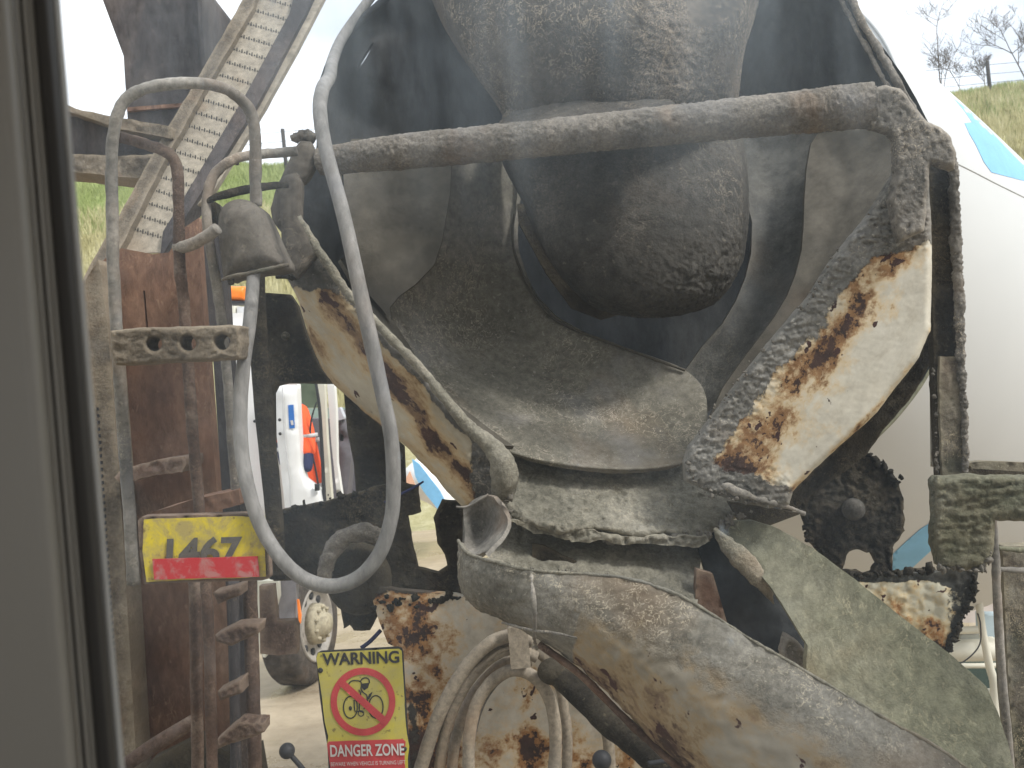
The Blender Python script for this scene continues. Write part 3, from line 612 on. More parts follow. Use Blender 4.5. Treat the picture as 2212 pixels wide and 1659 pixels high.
# worker leaning into the cab, mostly hidden by the door
wk = thing('person', 'worker in orange high visibility jacket and navy trousers leaning behind the white door', 'person', P(668, 1180, 6.75))
def skinned(nm, verts, edges, mat, parent, sub=2):
    me = bpy.data.meshes.new(nm); me.from_pydata([v[0] for v in verts], edges, []); o_ = bpy.data.objects.new(nm, me); C.objects.link(o_)
    md = o_.modifiers.new('s', 'SKIN'); 
    for i, v in enumerate(verts): me.skin_vertices[0].data[i].radius = (v[1], v[1]) if not isinstance(v[1], tuple) else v[1]
    me.skin_vertices[0].data[0].use_root = True; md.use_smooth_shade = True
    sb = o_.modifiers.new('u', 'SUBSURF'); sb.levels = sb.render_levels = sub
    dg = bpy.context.evaluated_depsgraph_get(); me2 = bpy.data.meshes.new_from_object(o_.evaluated_get(dg)); bpy.data.objects.remove(o_)
    me2.name = nm; me2.materials.clear(); return link(nm, me2, mat, parent)
q = lambda u, v, y=6.75: tuple(P(u + 26, v, y))
body = [(q(652, 1096), .12), (q(634, 1012), .11), (q(612, 940), .15), (q(606, 897), .13), (q(598, 868), .055), (q(594, 846), .085), (q(592, 824), .095),
        (q(616, 893, 6.62), .075), (q(632, 940, 6.55), .06), (q(640, 990, 6.45), .045), (q(636, 1020, 6.4), .04),
        (q(590, 905, 6.95), .08), (q(585, 960, 7.0), .06), (q(590, 1010, 6.9), .045),
        (q(640, 1112, 6.65), .10), (q(655, 1200, 6.6), .08), (q(628, 1235, 6.95), .05), (q(632, 1242, 7.05), .04),
        (q(664, 1112, 6.9), .10), (q(672, 1200, 6.8), .08), (q(645, 1238, 7.1), .05), (q(648, 1243, 7.2), .04)]
skinned('body', body, [(0, 1), (1, 2), (2, 3), (3, 4), (4, 5), (5, 6), (3, 7), (7, 8), (8, 9), (9, 10), (3, 11), (11, 12), (12, 13), (0, 14), (14, 15), (15, 16), (16, 17), (0, 18), (18, 19), (19, 20), (20, 21)], M['navy'], wk)
skinned('jacket', [(body[0][0][:2] + (body[0][0][2] + .05,), .145), (body[1][0], .125), (body[2][0], .168), (body[3][0], .145), (body[7][0], .095), (body[8][0], .085), (body[9][0], .06), (body[11][0], .10), (body[12][0], .08)],
        [(0, 1), (1, 2), (2, 3), (3, 4), (4, 5), (5, 6), (3, 7), (7, 8)], M['hivis'], wk)
def band(u0, v0, u1, v1, r, y0=6.75):
    link('reflective_band', tube_mesh('b', [q(u0, v0, y0), q((u0 + u1) / 2, (v0 + v1) / 2, y0), q(u1, v1, y0)], r, 18), M['reflect'], wk)
band(647, 1046, 649, 1056, .157); band(650, 1072, 652, 1080, .153); band(617, 956, 619, 964, .165); band(633, 938, 634, 946, .092, 6.55)
ball('hard_hat', q(592, 818), .115, M['signwhite'], wk, (1, 1.15, .8))

# something pale and blue far behind the opening by the arm
dt = thing('distant_mixer', 'far white and light blue drum glimpsed under the left arm', 'truck', P(930, 1080, 13))
plate('drum', [(868, 1020), (905, 985), (960, 1030), (985, 1100), (960, 1112), (930, 1090), (880, 1065)], 13, 1.0, M['white'], dt, 14, rnd=(30, .5), label='pale drum')
plate('stripe', [(890, 992), (905, 1002), (950, 1060), (968, 1095), (952, 1108), (915, 1062), (897, 1030)], 12.8, .05, M['blue'], dt, 12, label='light blue stripe')
plate('panel', [(860, 1062), (885, 1018), (897, 1048), (895, 1070)], 12.6, .05, plain('peach', (.72, .42, .28), .6), dt, 12, label='peach coloured panel')

# ================================================================== YARD THINGS (right, behind)
yp = thing('yard_plant', 'cream framework with pipes and boxes beyond the right ladder', 'machinery', P(2110, 1560, 4.6))
yl = lambda n_, pts, y, mat, **kw: plate(n_, pts, y, .1, mat, yp, kw.pop('step', 10), **kw)
tube('bent_pipe', [(2112, 1262, 4.3, 13), (2116, 1310, 4.3, 15), (2124, 1370, 4.3, 15), (2138, 1440, 4.3, 17), (2148, 1480, 4.3, 18), (2150, 1560, 4.3, 20), (2154, 1700, 4.3, 22)], 14, M['offwhite'], yp)
tube('tie_bar', [(2040, 1437, 4.4), (2100, 1438, 4.4), (2160, 1437, 4.4)], 11, M['offwhite'], yp)
tube('tie_bar', [(2060, 1362, 4.7), (2118, 1360, 4.7)], 16, M['offwhite'], yp, label='upper grey white bar')
yl('box_beam', [(2040, 1388), (2165, 1386), (2168, 1428), (2030, 1430)], 4.8, M['offwhite'], rnd=(8, .05))
yl('back_plate', [(2080, 1200), (2160, 1180), (2166, 1300), (2165, 1345), (2060, 1345), (2075, 1280)], 5.6, plain('pinkish_panel', (.62, .56, .52), .6, .3, 6))
yl('tank', [(2126, 1330), (2164, 1330), (2166, 1386), (2128, 1386)], 5.2, M['paleblue'])
yl('block', [(2076, 1372), (2122, 1372), (2122, 1392), (2072, 1392)], 4.9, plain('grey_block', (.35, .35, .3)))
yl('machine_body', [(2020, 1430), (2170, 1430), (2185, 1620), (2190, 1750), (2050, 1750)], 5.6, plain('green_black', (.045, .07, .055), .7))
yl('box', [(2152, 1500), (2175, 1500), (2178, 1552), (2154, 1550)], 5.0, M['offwhite'])
tube('tie_bar', [(2150, 1574, 4.8), (2185, 1574, 4.8)], 10, M['offwhite'], yp)
yl('side_tank', [(2154, 1582), (2190, 1582), (2200, 1700), (2160, 1700)], 5.1, M['paleblue'])
tube('cable', [(2040, 1440, 4.2, 3), (2080, 1430, 4.2, 3), (2115, 1395, 4.2, 3), (2118, 1350, 4.2, 3), (2112, 1325, 4.2, 3)], 3, M['dark'], yp)
fr_ = thing('aluminium_cover', 'pale metal cover with diagonal brace at the far right edge', 'cover', P(2190, 1160, 4.2))
plate('sheet', [(2140, 1112), (2230, 1112), (2230, 1185), (2165, 1178), (2150, 1205), (2142, 1180)], 4.2, .04, M['reflect'], fr_, 12)
tube('brace', [(2165, 1120, 4.1), (2190, 1165, 4.1), (2215, 1188, 4.1)], 3.5, M['dark'], fr_)
ball('bolt', P(2202, 1144, 4.18), .01, M['dark'], fr_, seg=8)

# ================================================================== MIXER TRUCK
tr = thing('concrete_mixer_truck', 'rear of a concrete mixer truck caked in set concrete, white drum with blue marks', 'truck', (.3, 2.3, 0))
# drum
c0 = P(1379.9, 479.5, 3.644); c1 = P(1752.9, 761.5, 4.523); axd = (c1 - c0).normalized(); R0 = 1.086; R1 = 1.257
LEN = (c1 - c0).length
prof_ = [(-.15, R0 * .80), (0, R0), (.03, R0 * 1.002), (LEN * .35, R0 + (R1 - R0) * .42), (LEN * .7, R0 + (R1 - R0) * .78), (LEN, R1), (LEN + .5, 1.235), (LEN + 1.1, 1.13), (LEN + 1.8, .78), (LEN + 2.1, .4)]
pr = cat(prof_, 14)
drum = lathe('drum', c0, axd, [tuple(x) for x in pr], M['drum'], tr, 288)
off = wl(tr); bvh = BVHTree.FromPolygons([v.co + off for v in drum.data.vertices], [tuple(p.vertices) for p in drum.data.polygons])
def drum_depth(u, v, lift=.005):
    r_ = []
    for a, b in zip(np.atleast_1d(u), np.atleast_1d(v)):
        d = P(a, b, 1) - EYE; h, *_ = bvh.ray_cast(EYE, d.normalized()); k_ = 0
        while not h and k_ < 12: k_ += 1; h, *_ = bvh.ray_cast(EYE, (P(a + (1750 - a) * .012 * k_, b + (900 - b) * .012 * k_, 1) - EYE).normalized())
        r_.append((h.y if h else 4.2) - lift)
    return np.array(r_)
def mark(pts, name='stripe', mat=M['blue'], label=None): return plate(name, pts, drum_depth, .003, mat, drum, 6, smooth=0, label=label)
mark([(2060, 212), (2082, 238), (2100, 264), (2084, 266), (2094, 288), (2108, 312), (2126, 350), (2142, 372), (2180, 382), (2240, 398), (2240, 384), (2202, 348), (2172, 317), (2141, 284), (2102, 246)], label='bright blue mark on the shoulder of the drum')
mark([(1928, 1232), (1930, 1196), (1960, 1168), (1990, 1142), (2030, 1118), (2035, 1168), (2000, 1200), (1965, 1232)], label='light blue diagonal band low on the drum')
sp = [(2055, 348), (2100, 370), (2150, 396), (2215, 428)]; q3 = cat(sp, 8); dd = drum_depth(q3[:, 0], q3[:, 1], .0)
link('seam', tube_mesh('seam', Pn(q3[:, 0], q3[:, 1], dd), .003, 6), M['seam'], drum)
tube('drum_ring', [(2019, 775, 2.75, 8), (1990, 830, 2.72, 9), (1940, 895, 2.7, 10), (1893, 943, 2.68, 10)], 9, M['panel'], tr, label='thin grey ring at the back of the drum')

# dark hood behind the hopper
hood_out = [(683, 380), (684, 300), (690, 205), (715, 130), (760, 62), (830, 0), (880, -60), (1760, -60), (1832, 0), (1880, 66), (1950, 162), (2004, 262), (2030, 330), (2040, 480), (2040, 640), (2019, 775), (1960, 862), (1893, 943), (1750, 1070), (1600, 1110), (1150, 1110), (900, 900), (760, 740), (690, 560)]
def bowl(u, v, d): return .22 * np.clip(d / 330, 0, 1) ** .8
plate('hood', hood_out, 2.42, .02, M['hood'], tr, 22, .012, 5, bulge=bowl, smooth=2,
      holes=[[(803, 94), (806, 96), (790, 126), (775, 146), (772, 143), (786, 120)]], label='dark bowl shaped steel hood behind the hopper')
tube('hood_rim', [(690, 205, 2.40), (715, 130, 2.40), (760, 62, 2.40), (830, 0, 2.40), (880, -50, 2.4)], 16, M['hood'], tr, amp=.003, label='left rim of the hood')
tube('hood_rim', [(1790, -50, 2.38), (1832, 30, 2.37), (1870, 100, 2.36), (1905, 165, 2.34), (1950, 235, 2.32)], 9, M['crust'], tr, amp=.006, freq=50, label='crusted inner ridge of the hood on the right')
tube('hood_rim', [(1820, -50, 2.36), (1860, 45, 2.35), (1900, 110, 2.34), (1945, 190, 2.32), (1985, 255, 2.30), (2010, 300, 2.28)], 13, M['crust'], tr, amp=.009, freq=50, label='lumpy outer ridge of the hood on the right')
# discharge flaps
fl = lambda n_, pts, dep, th, mat, **kw: plate(n_, pts, dep, min(th, .024), mat, tr, kw.pop('step', 14), **kw)
fl('collector_flap', [(735, 330), (760, 300), (985, 300), (976, 350), (972, 420), (955, 520), (938, 572), (900, 612), (862, 640), (842, 664), (845, 690), (800, 640), (760, 590), (740, 480), (735, 400)], plane((740, 400, 2.03), (970, 400, 2.09), (850, 650, 1.985)), .012, M['smooth'], amp=.003, freq=4,
   bulge=lambda u, v, d: .02 * np.sin(np.clip((u - 740) / 240, 0, 1) * 3.14), label='smooth brown grey flap on the left of the collector', holes=[[(737, 372), (741, 377), (743, 402), (739, 398)]])
fl('collector_flap', [(1752, 310), (1800, 282), (1950, 282), (1945, 380), (1900, 470), (1830, 560), (1760, 660), (1690, 760), (1600, 860), (1530, 930), (1560, 840), (1640, 730), (1700, 640), (1732, 540), (1738, 430)], plane((1740, 400, 2.25), (1930, 400, 2.1), (1560, 900, 2.02)), .012, M['smooth'], amp=.008, freq=4, smooth=2,
   bulge=lambda u, v, d: .03 * np.clip(d / 80, 0, 1), label='smooth grey flap on the right of the collector')
fl('collector_wall', [(1590, 280), (1770, 280), (1750, 400), (1735, 540), (1700, 650), (1620, 770), (1540, 880), (1500, 900), (1480, 800), (1560, 700), (1610, 600), (1625, 480)], plane((1600, 400, 2.42), (1750, 400, 2.32), (1520, 850, 2.16)), .012,
   grime('dim_collector', (.05, .052, .05), (.08, .083, .08), (.12, .12, .113), 2.5, .2, .4, .004, off=91), amp=.01, freq=6, smooth=2, bulge=lambda u, v, d: .04 * np.clip(d / 60, 0, 1), label='dim inner wall of the collector')
# curved collector pan
rows = [  # from the outer left rim inwards / downwards; each row top -> bottom lip
 [(930, 330, 2.17), (905, 500, 2.14), (838, 640, 2.08), (850, 735, 2.02), (925, 845, 1.96), (1010, 920, 1.93), (1085, 968, 1.92)],
 [(985, 330, 2.22), (965, 500, 2.205), (900, 640, 2.16), (900, 730, 2.11), (985, 850, 2.02), (1090, 935, 1.96), (1165, 993, 1.92)],
 [(1040, 330, 2.27), (1030, 480, 2.275), (985, 620, 2.25), (1000, 740, 2.21), (1090, 850, 2.11), (1200, 935, 2.02), (1260, 1008, 1.92)],
 [(1090, 335, 2.31), (1085, 450, 2.32), (1060, 590, 2.31), (1100, 720, 2.27), (1210, 830, 2.17), (1320, 930, 2.06), (1350, 1013, 1.93)],
 [(1112, 340, 2.33), (1108, 440, 2.34), (1106, 560, 2.33), (1165, 680, 2.28), (1300, 790, 2.19), (1430, 910, 2.08), (1430, 1008, 1.95)],
 [(1118, 345, 2.33), (1116, 440, 2.33), (1116, 555, 2.31), (1205, 694, 2.26), (1480, 800, 2.16), (1528, 900, 2.06), (1490, 990, 1.97)]]
sheet('collector_pan', rows, .012, M['pan'], tr, 20, 20, .004, 14, attrs=lambda u, v, y: {'scab': .62 * np.exp(-(((u - 1290) / 130) ** 2 + ((v - 890) / 60) ** 2))}, label='curved grey collector pan scooping under the hopper throat')
lip = [(850, 735, 2.015), (925, 845, 1.955), (1010, 920, 1.925), (1085, 968, 1.915), (1165, 993, 1.915), (1260, 1008, 1.915), (1350, 1013, 1.925), (1430, 1008, 1.945), (1490, 990, 1.965), (1530, 925, 2.0)]
tube('pan_lip', lip, 7, M['pan'], tr, amp=.001, label='rolled lower lip of the collector pan')
tube('pan_lip', [(1116, 440, 2.35), (1107, 500, 2.33), (1116, 560, 2.31), (1150, 630, 2.28), (1205, 694, 2.25), (1330, 745, 2.2), (1480, 800, 2.15)], 6, M['smooth'], tr, label='inner edge of the collector pan')
# outer skirt of the collector, left
sheet('collector_skirt', [[(735, 560, 2.02), (790, 650, 1.99), (850, 735, 1.96), (925, 840, 1.93), (1010, 915, 1.905), (1085, 962, 1.90)],
                          [(770, 540, 2.10), (820, 640, 2.06), (868, 722, 2.02), (945, 830, 1.97), (1030, 905, 1.93), (1110, 965, 1.915)]], .01, M['smooth'], tr, 4, 10, .003, 10, label='brown outer skirt of the collector')

# hopper funnel and throat
hrows = []
for (v, ul, ur, yf, ye, tilt) in [(-40, 918, 1650, 1.86, 2.25, 0), (40, 950, 1630, 1.85, 2.22, 0), (100, 985, 1612, 1.86, 2.19, -2), (150, 1020, 1602, 1.88, 2.18, -4), (200, 1060, 1598, 1.90, 2.18, -8), (240, 1086, 1594, 1.93, 2.19, -12), (280, 1090, 1592, 1.98, 2.24, -14), (312, 1100, 1590, 2.10, 2.30, -10)]:
    r_ = []
    for t in np.linspace(0, 1, 9):
        ang = math.pi * t; x = (1 - math.cos(ang)) / 2; r_.append((ul + (ur - ul) * x, v + tilt * (x - .5) * 2, ye - (ye - yf) * math.sin(ang) ** .55))
    hrows.append(r_)
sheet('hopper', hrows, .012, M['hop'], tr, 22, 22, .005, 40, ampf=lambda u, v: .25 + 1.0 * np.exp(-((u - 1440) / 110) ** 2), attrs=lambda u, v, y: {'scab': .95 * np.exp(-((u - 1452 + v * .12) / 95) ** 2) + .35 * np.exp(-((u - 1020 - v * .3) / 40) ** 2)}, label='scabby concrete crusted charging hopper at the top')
sheet('hopper_skirt', [[(1065, 290, 1.92), (1080, 262, 1.98), (1100, 232, 2.06)], [(1200, 290, 1.84), (1200, 262, 1.87), (1200, 222, 1.93)], [(1330, 280, 1.83), (1330, 252, 1.86), (1330, 214, 1.92)], [(1450, 262, 1.83), (1446, 240, 1.86), (1436, 212, 1.93)], [(1500, 252, 1.86), (1480, 240, 1.90), (1450, 222, 1.96)]], .015, M['hop'], tr, 8, 8, .006, 25, label='plate welding the hopper to the cross pipe')
th = []
for (v0, ul, ur, sag, yf, ye) in [(270, 1075, 1600, 0, 2.06, 2.3), (350, 1085, 1614, 5, 2.02, 2.3), (430, 1125, 1618, 18, 1.98, 2.3), (500, 1155, 1614, 40, 1.96, 2.3), (560, 1185, 1604, 55, 1.97, 2.3), (610, 1225, 1580, 52, 2.0, 2.3), (645, 1262, 1548, 38, 2.06, 2.3), (662, 1300, 1510, 26, 2.14, 2.3), (668, 1340, 1470, 20, 2.24, 2.32)]:
    r_ = []
    for t in np.linspace(0, 1, 9):
        ang = math.pi * t; x = (1 - math.cos(ang)) / 2; r_.append((ul + (ur - ul) * x, v0 + sag * math.sin(ang) * .8, ye - (ye - yf) * math.sin(ang) ** .45))
    th.append(r_)
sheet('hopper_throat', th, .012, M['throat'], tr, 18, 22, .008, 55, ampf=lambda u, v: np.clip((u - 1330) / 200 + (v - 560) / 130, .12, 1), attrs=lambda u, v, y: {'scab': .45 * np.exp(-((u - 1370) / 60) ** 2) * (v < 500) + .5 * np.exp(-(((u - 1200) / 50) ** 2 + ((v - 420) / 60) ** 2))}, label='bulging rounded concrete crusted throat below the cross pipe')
fl('throat_gap_shade', [(1145, 440), (1165, 470), (1200, 560), (1245, 625), (1290, 658), (1350, 676), (1300, 690), (1235, 665), (1180, 590), (1120, 480), (1118, 440)], 2.33, .02, M['black'], step=12, label='black plate painted as the shade in the gap beside the throat')  # black plate paints the shade of the gap left of the throat

# A-frame: cross pipe
tube('cross_pipe', [(690, 350, 1.92, 56), (780, 338, 1.9, 66), (900, 325, 1.88, 74), (1100, 306, 1.84, 76), (1300, 285, 1.8, 78), (1500, 265, 1.77, 82), (1700, 245, 1.74, 88), (1800, 235, 1.73, 92), (1885, 226, 1.72, 94)], 76, M['pipe'], tr, n=40, seg=64, amp=.0055, freq=80, label='concrete coated cross pipe below the hopper')

def crust_strip(line, wpx, base=0.0, extra=None):
    def f(u, v, d):
        q_ = np.stack([u, v], 1); c = np.clip(1.15 - segd(q_, line) / wpx, base, 1.2)
        if extra is not None: c = np.maximum(c, extra(u, v))
        return c
    return f
# right arm
inR = [(1935, 372), (1880, 460), (1800, 560), (1750, 640), (1680, 720), (1600, 820), (1540, 900), (1490, 965), (1478, 1000), (1482, 1040)]
armR = inR + [(1540, 1068), (1600, 1086), (1660, 1098), (1705, 1090), (1712, 1062), (1760, 1012), (1830, 950), (1895, 890), (1935, 838), (1985, 772), (2010, 715), (2013, 600), (2012, 480), (2004, 350), (1990, 300), (1940, 288)]
cR = crust_strip(inR + [(1560, 1070), (1660, 1092)], 88, 0, lambda u, v: np.clip((560 - v) / 60 + (1980 - u) * .004, 0, 1.2))
def atR(u, v, d):
    q_ = np.stack([u, v], 1); di = segd(q_, inR); lw = segd(q_, [(1712, 1062), (1830, 950), (1935, 838), (2010, 715)])
    rust = .72 - np.clip((di - 90) / 300, 0, .52) + np.clip((v - 880) / 500, 0, .25) + .35 * np.exp(-(lw / 12) ** 2) + .25 * np.exp(-(np.abs(di - 115) / 30) ** 2)
    return {'crust': cR(u, v, d), 'rust': rust - .11}
dR = plane((1500, 1000, 1.83), (1940, 360, 1.76), (2000, 700, 1.74))
fl('frame_arm', armR, dR, .07, M['armR'], step=6, amp=.010, freq=105, st=(.4, .6, 1.5), edge=1.6, attrs=atR, rnd=(14, .02), ampf=lambda u, v, d: np.clip(cR(u, v, d), .06, 1), label='right A frame arm, chipped cream paint with rust and a thick concrete edge')
fl('arm_flange', [(2012, 705), (2018, 775), (1965, 862), (1900, 940), (1870, 985), (1735, 1085), (1700, 1110), (1690, 1080), (1712, 1058), (1830, 946), (1935, 834), (1985, 768)], plane((2010, 740, 1.84), (1720, 1080, 1.92), (1900, 950, 1.90)), .06, M['black'], amp=.008, freq=20, edge=3, step=10, label='black underside flange of the right arm')
fl('arm_edge', [(2006, 352), (2013, 470), (2019, 700), (2022, 1010), (2030, 1010), (2027, 700), (2020, 470), (2012, 350)], 1.79, .05, M['armR'], step=8, attrs=lambda u, v, d: {'crust': np.clip((v - 800) / 150, .05, 1), 'rust': .8}, label='thin cream and rust edge strip')
# left arm
inL = [(640, 460), (668, 510), (705, 565), (762, 645), (850, 735), (922, 812), (1000, 908), (1062, 966), (1102, 1002)]
armL = [(606, 400), (640, 395)] + inL + [(1114, 1040), (1100, 1085), (1045, 1092), (1000, 1098), (950, 1042), (880, 967), (790, 892), (722, 832), (692, 790), (666, 722), (642, 645), (616, 590), (608, 500)]
def cL(u, v, d):
    q_ = np.stack([u, v], 1); a = np.clip(1.05 - segd(q_, inL) / 40, 0, 1.1); b = np.clip((622 - v) / 60 + .5, 0, 1.2); e = np.clip((u - 985) / 60, 0, 1.2)
    return np.maximum(np.maximum(a * np.clip((v - 560) / 200 + .2, .2, 1), b), e)
def atL(u, v, d):
    q_ = np.stack([u, v], 1); lo = segd(q_, [(640, 640), (692, 790), (790, 892), (950, 1042)]); mid = segd(q_, [(700, 640), (860, 830), (950, 960), (1040, 1070)])
    return {'crust': cL(u, v, d), 'rust': .34 + .48 * np.exp(-(mid / 26) ** 2) + .25 * np.exp(-(lo / 16) ** 2)}
dL = plane((620, 450, 1.86), (1080, 1040, 1.80), (720, 830, 1.88))
fl('frame_arm', armL, dL, .07, M['armL'], step=8, amp=.012, freq=38, edge=2.5, attrs=atL, rnd=(12, .018), ampf=lambda u, v, d: np.clip(cL(u, v, d), .08, 1), label='left A frame arm, beige paint peeling to brown rust')
tube('arm_lip', [(632, 452, 1.84, 16), (668, 510, 1.84, 18), (705, 565, 1.83, 18), (762, 645, 1.82, 18), (850, 735, 1.80, 19), (922, 812, 1.79, 20), (1000, 908, 1.77, 26), (1062, 966, 1.76, 40), (1090, 1020, 1.76, 60), (1086, 1065, 1.78, 50)], 20, M['lump'], tr, amp=.006, freq=45, label='grey raised lip along the left arm ending in a rough lump')
# upper left bracket plates
fl('arm_bracket', [(604, 410), (612, 380), (640, 372), (652, 392), (650, 440), (648, 470), (690, 545), (640, 600), (610, 560), (606, 480)], 1.83, .05, M['house'], step=8, amp=.004, freq=80, edge=1.5, rnd=(6, .008), label='crusted bracket at the top of the left arm')
fl('lug', [(600, 398), (618, 360), (632, 325), (650, 304), (672, 305), (681, 325), (678, 360), (665, 385), (650, 398), (640, 420), (622, 470), (606, 500), (590, 480), (584, 450)], 1.9, .04, M['house'], step=7, amp=.003, freq=60, edge=1.5, rnd=(6, .008), label='grey hinge lug joining pipe and arm')
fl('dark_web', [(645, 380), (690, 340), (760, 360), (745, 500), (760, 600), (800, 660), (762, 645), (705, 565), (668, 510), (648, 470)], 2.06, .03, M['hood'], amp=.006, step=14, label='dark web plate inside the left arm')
tube('lump', [(628, 300, 1.92, 10), (640, 296, 1.92, 22), (660, 292, 1.92, 26), (680, 300, 1.92, 22)], 20, M['crust'], tr, amp=.01, freq=60, label='concrete lump on the hinge')
# gusset and rear post on the right
fl('gusset', [(1858, 222), (1878, 196), (1914, 182), (1944, 190), (1962, 214), (1985, 240), (2002, 262), (2030, 274), (2054, 298), (2066, 330), (2063, 366), (2010, 348), (2000, 470), (1996, 500), (1946, 520), (1925, 430), (1938, 380), (1934, 300), (1925, 284), (1882, 274)], 1.70, .10, M['crust'], step=8, amp=.006, freq=105, edge=3, rnd=(8, .012), label='thick crusted corner gusset, top right')
fl('rear_post', [(2008, 345), (2062, 352), (2068, 500), (2074, 640), (2080, 800), (2086, 900), (2092, 1025), (2028, 1032), (2022, 900), (2018, 760), (2014, 600)], 1.78, .06, M['black'], step=8, amp=.006, edge=2, label='dark upright steel post at the right')
tube('post_crust', [(2060, 340, 1.765, 16), (2064, 500, 1.765, 20), (2071, 640, 1.765, 18), (2077, 800, 1.765, 14), (2083, 900, 1.765, 12), (2086, 1020, 1.765, 10)], 16, M['crust'], tr, n=40, seg=24, amp=.008, freq=90, label='concrete crust down the edge of the post')
fl('post_face', [(2030, 770), (2078, 770), (2089, 1022), (2036, 1028), (2030, 900)], 1.77, .03, M['moss'], step=9, amp=.006, edge=2, label='dusty lower face of the post')
fl('lower_bracket', [(2016, 1040), (2024, 1030), (2090, 1026), (2230, 1028), (2230, 1128), (2152, 1124), (2146, 1190), (2128, 1226), (2080, 1234), (2030, 1224), (2018, 1180), (2022, 1110)], 1.70, .10, grime('mossy_crust', (.045, .05, .03), (.10, .105, .075), (.18, .18, .145), 6, .5, 1, .006, off=95), step=8, amp=.012, freq=60, st=(.3, .5, 1.6), edge=4, rnd=(10, .02), label='green tinged crusted bracket at the right edge')
fl('top_strap', [(2088, 1000), (2130, 996), (2230, 1000), (2230, 1020), (2100, 1012)], 1.78, .03, M['moss'], step=8, amp=.004, label='thin strap above the lower bracket')
fl('strap_back', [(2095, 1008), (2230, 1018), (2230, 1030), (2092, 1030)], 1.84, .03, M['black'], step=8)
# rear tail plate on the right with hanging crust
def atT(u, v, d): return {'crust': np.clip((1268 - v) / 30, .0, 1.1) + np.clip((u - 1990) / 150, 0, .5) * (v > 1250) + .35 * np.exp(-(d / 12) ** 2), 'rust': .45 + np.clip((v - 1330) / 200, 0, .4)}
fl('tail_plate', [(1805, 1240), (1900, 1246), (2035, 1236), (2050, 1220), (2108, 1215), (2112, 1235), (2104, 1285), (2082, 1340), (2058, 1392), (2042, 1416), (2018, 1400), (1980, 1385), (1930, 1360), (1860, 1310)], 2.0, .05, painted('tail_paint', (.60, .58, .47), off=97, dirt=.5, dark=(.02, .022, .018), mid=(.045, .045, .04), light=(.09, .09, .08)), step=8, amp=.008, edge=4, attrs=atT, label='white rear plate stained with rust and moss')
# black roller bracket
fl('roller_bracket', [(1712, 1078), (1735, 1035), (1800, 1000), (1862, 985), (1892, 990), (1912, 1015), (1940, 1040), (1950, 1080), (1952, 1150), (1930, 1182), (1932, 1236), (1960, 1236), (2018, 1228), (2030, 1250), (1800, 1262), (1770, 1240), (1773, 1190), (1748, 1162), (1740, 1112)], 2.02, .08, M['black'], step=7, amp=.012, freq=60, edge=9,
   holes=[[(1832, 1192), (1880, 1190), (1892, 1215), (1884, 1236), (1860, 1238), (1816, 1234), (1822, 1210)]], label='black bracket for the drum roller, edged with lumps')
tube('roller_bolt', [(1843, 1100, 2.03, 50), (1843, 1100, 1.98, 46), (1843, 1100, 1.965, 30)], 40, M['throat'], tr, n=3, label='round bolt head on the roller bracket')
lathe('drip', P(1955, 1060, 2.0), (0, 0, -1), [(0, .004), (.05, .004)], M['black'], tr, 8)
def lumps(line, n, rpx, y, mat, spread=3, name='lumps', label=None):
    q_ = resample(np.array(line, float), 3, False); V, Fc = [], []
    bm = bmesh.new(); bmesh.ops.create_icosphere(bm, subdivisions=2, radius=1); bv = np.array([v.co[:] for v in bm.verts]); bf = [[v.index for v in f.verts] for f in bm.faces]; bm.free()
    for i in range(n):
        c_ = q_[rng.integers(len(q_))][:2] + rng.normal(0, spread, 2); yy = y if np.isscalar(y) else float(y(*c_)); r_ = px(rpx, yy) * rng.uniform(.35, 1.15) ** 1.3
        k = bv * rng.uniform(.5, 1.5, 3) * (1 + .95 * fbm(bv + i * 3.1, 2.3, 3)[:, None]) * r_ * .85 + np.array(P(c_[0], c_[1], yy - .002)); o_ = len(V)
        V += list(k); Fc += [[a + o_ for a in f] for f in bf]
    return link(name, mesh(name, V, Fc), mat, tr, label, kind='stuff')
lumps([(1882, 985), (1905, 1000), (1925, 1030), (1940, 1050)], 26, 9, 2.01, M['clotb'], 4)
lumps([(1712, 1078), (1740, 1112), (1750, 1162), (1773, 1190), (1760, 1235)], 34, 8, 2.01, M['clotb'], 4)
lumps([(1800, 1240), (1880, 1240), (1960, 1236), (2020, 1228)], 46, 9, 2.0, M['clotb'], 4)
lumps([(2014, 780), (2022, 900), (2024, 1020), (2018, 1110), (2022, 1200)], 60, 4, 1.775, M['clot'], 2)
lumps([(2030, 1224), (2080, 1232), (2128, 1226), (2145, 1190)], 30, 8, 1.70, M['clot'], 3)
lumps([(2108, 1235), (2100, 1290), (2080, 1345), (2050, 1400)], 40, 7, 1.99, M['clotb'], 3)
lumps([(1490, 965), (1540, 900), (1600, 820), (1680, 720), (1750, 640), (1800, 560), (1880, 460)], 45, 4, lambda u, v: dR(u, v) - .002, M['clot'], 5)
lumps([(1480, 1000), (1500, 1050), (1560, 1070), (1650, 1092)], 30, 5, lambda u, v: dR(u, v) - .002, M['clot'], 7)
lumps([(1095, 1110), (1200, 1150), (1300, 1158), (1440, 1165), (1540, 1150), (1600, 1110)], 90, 8, 1.865, M['clot'], 6)
lumps([(1075, 970), (1110, 1040), (1095, 1080)], 30, 8, 1.76, M['clot'], 6)
lumps([(600, 1112), (700, 1084), (850, 1042)], 26, 6, 2.01, M['clotb'], 4)
lumps([(800, 1300), (860, 1300), (990, 1292)], 34, 7, 1.97, M['clotb'], 6)
lumps([(1005, 1195), (1130, 1226), (1330, 1244), (1420, 1266), (1500, 1303)], 60, 3.2, lambda u, v: 1.62 - (u - 1005) * .00055, M['clot'], 1.5)
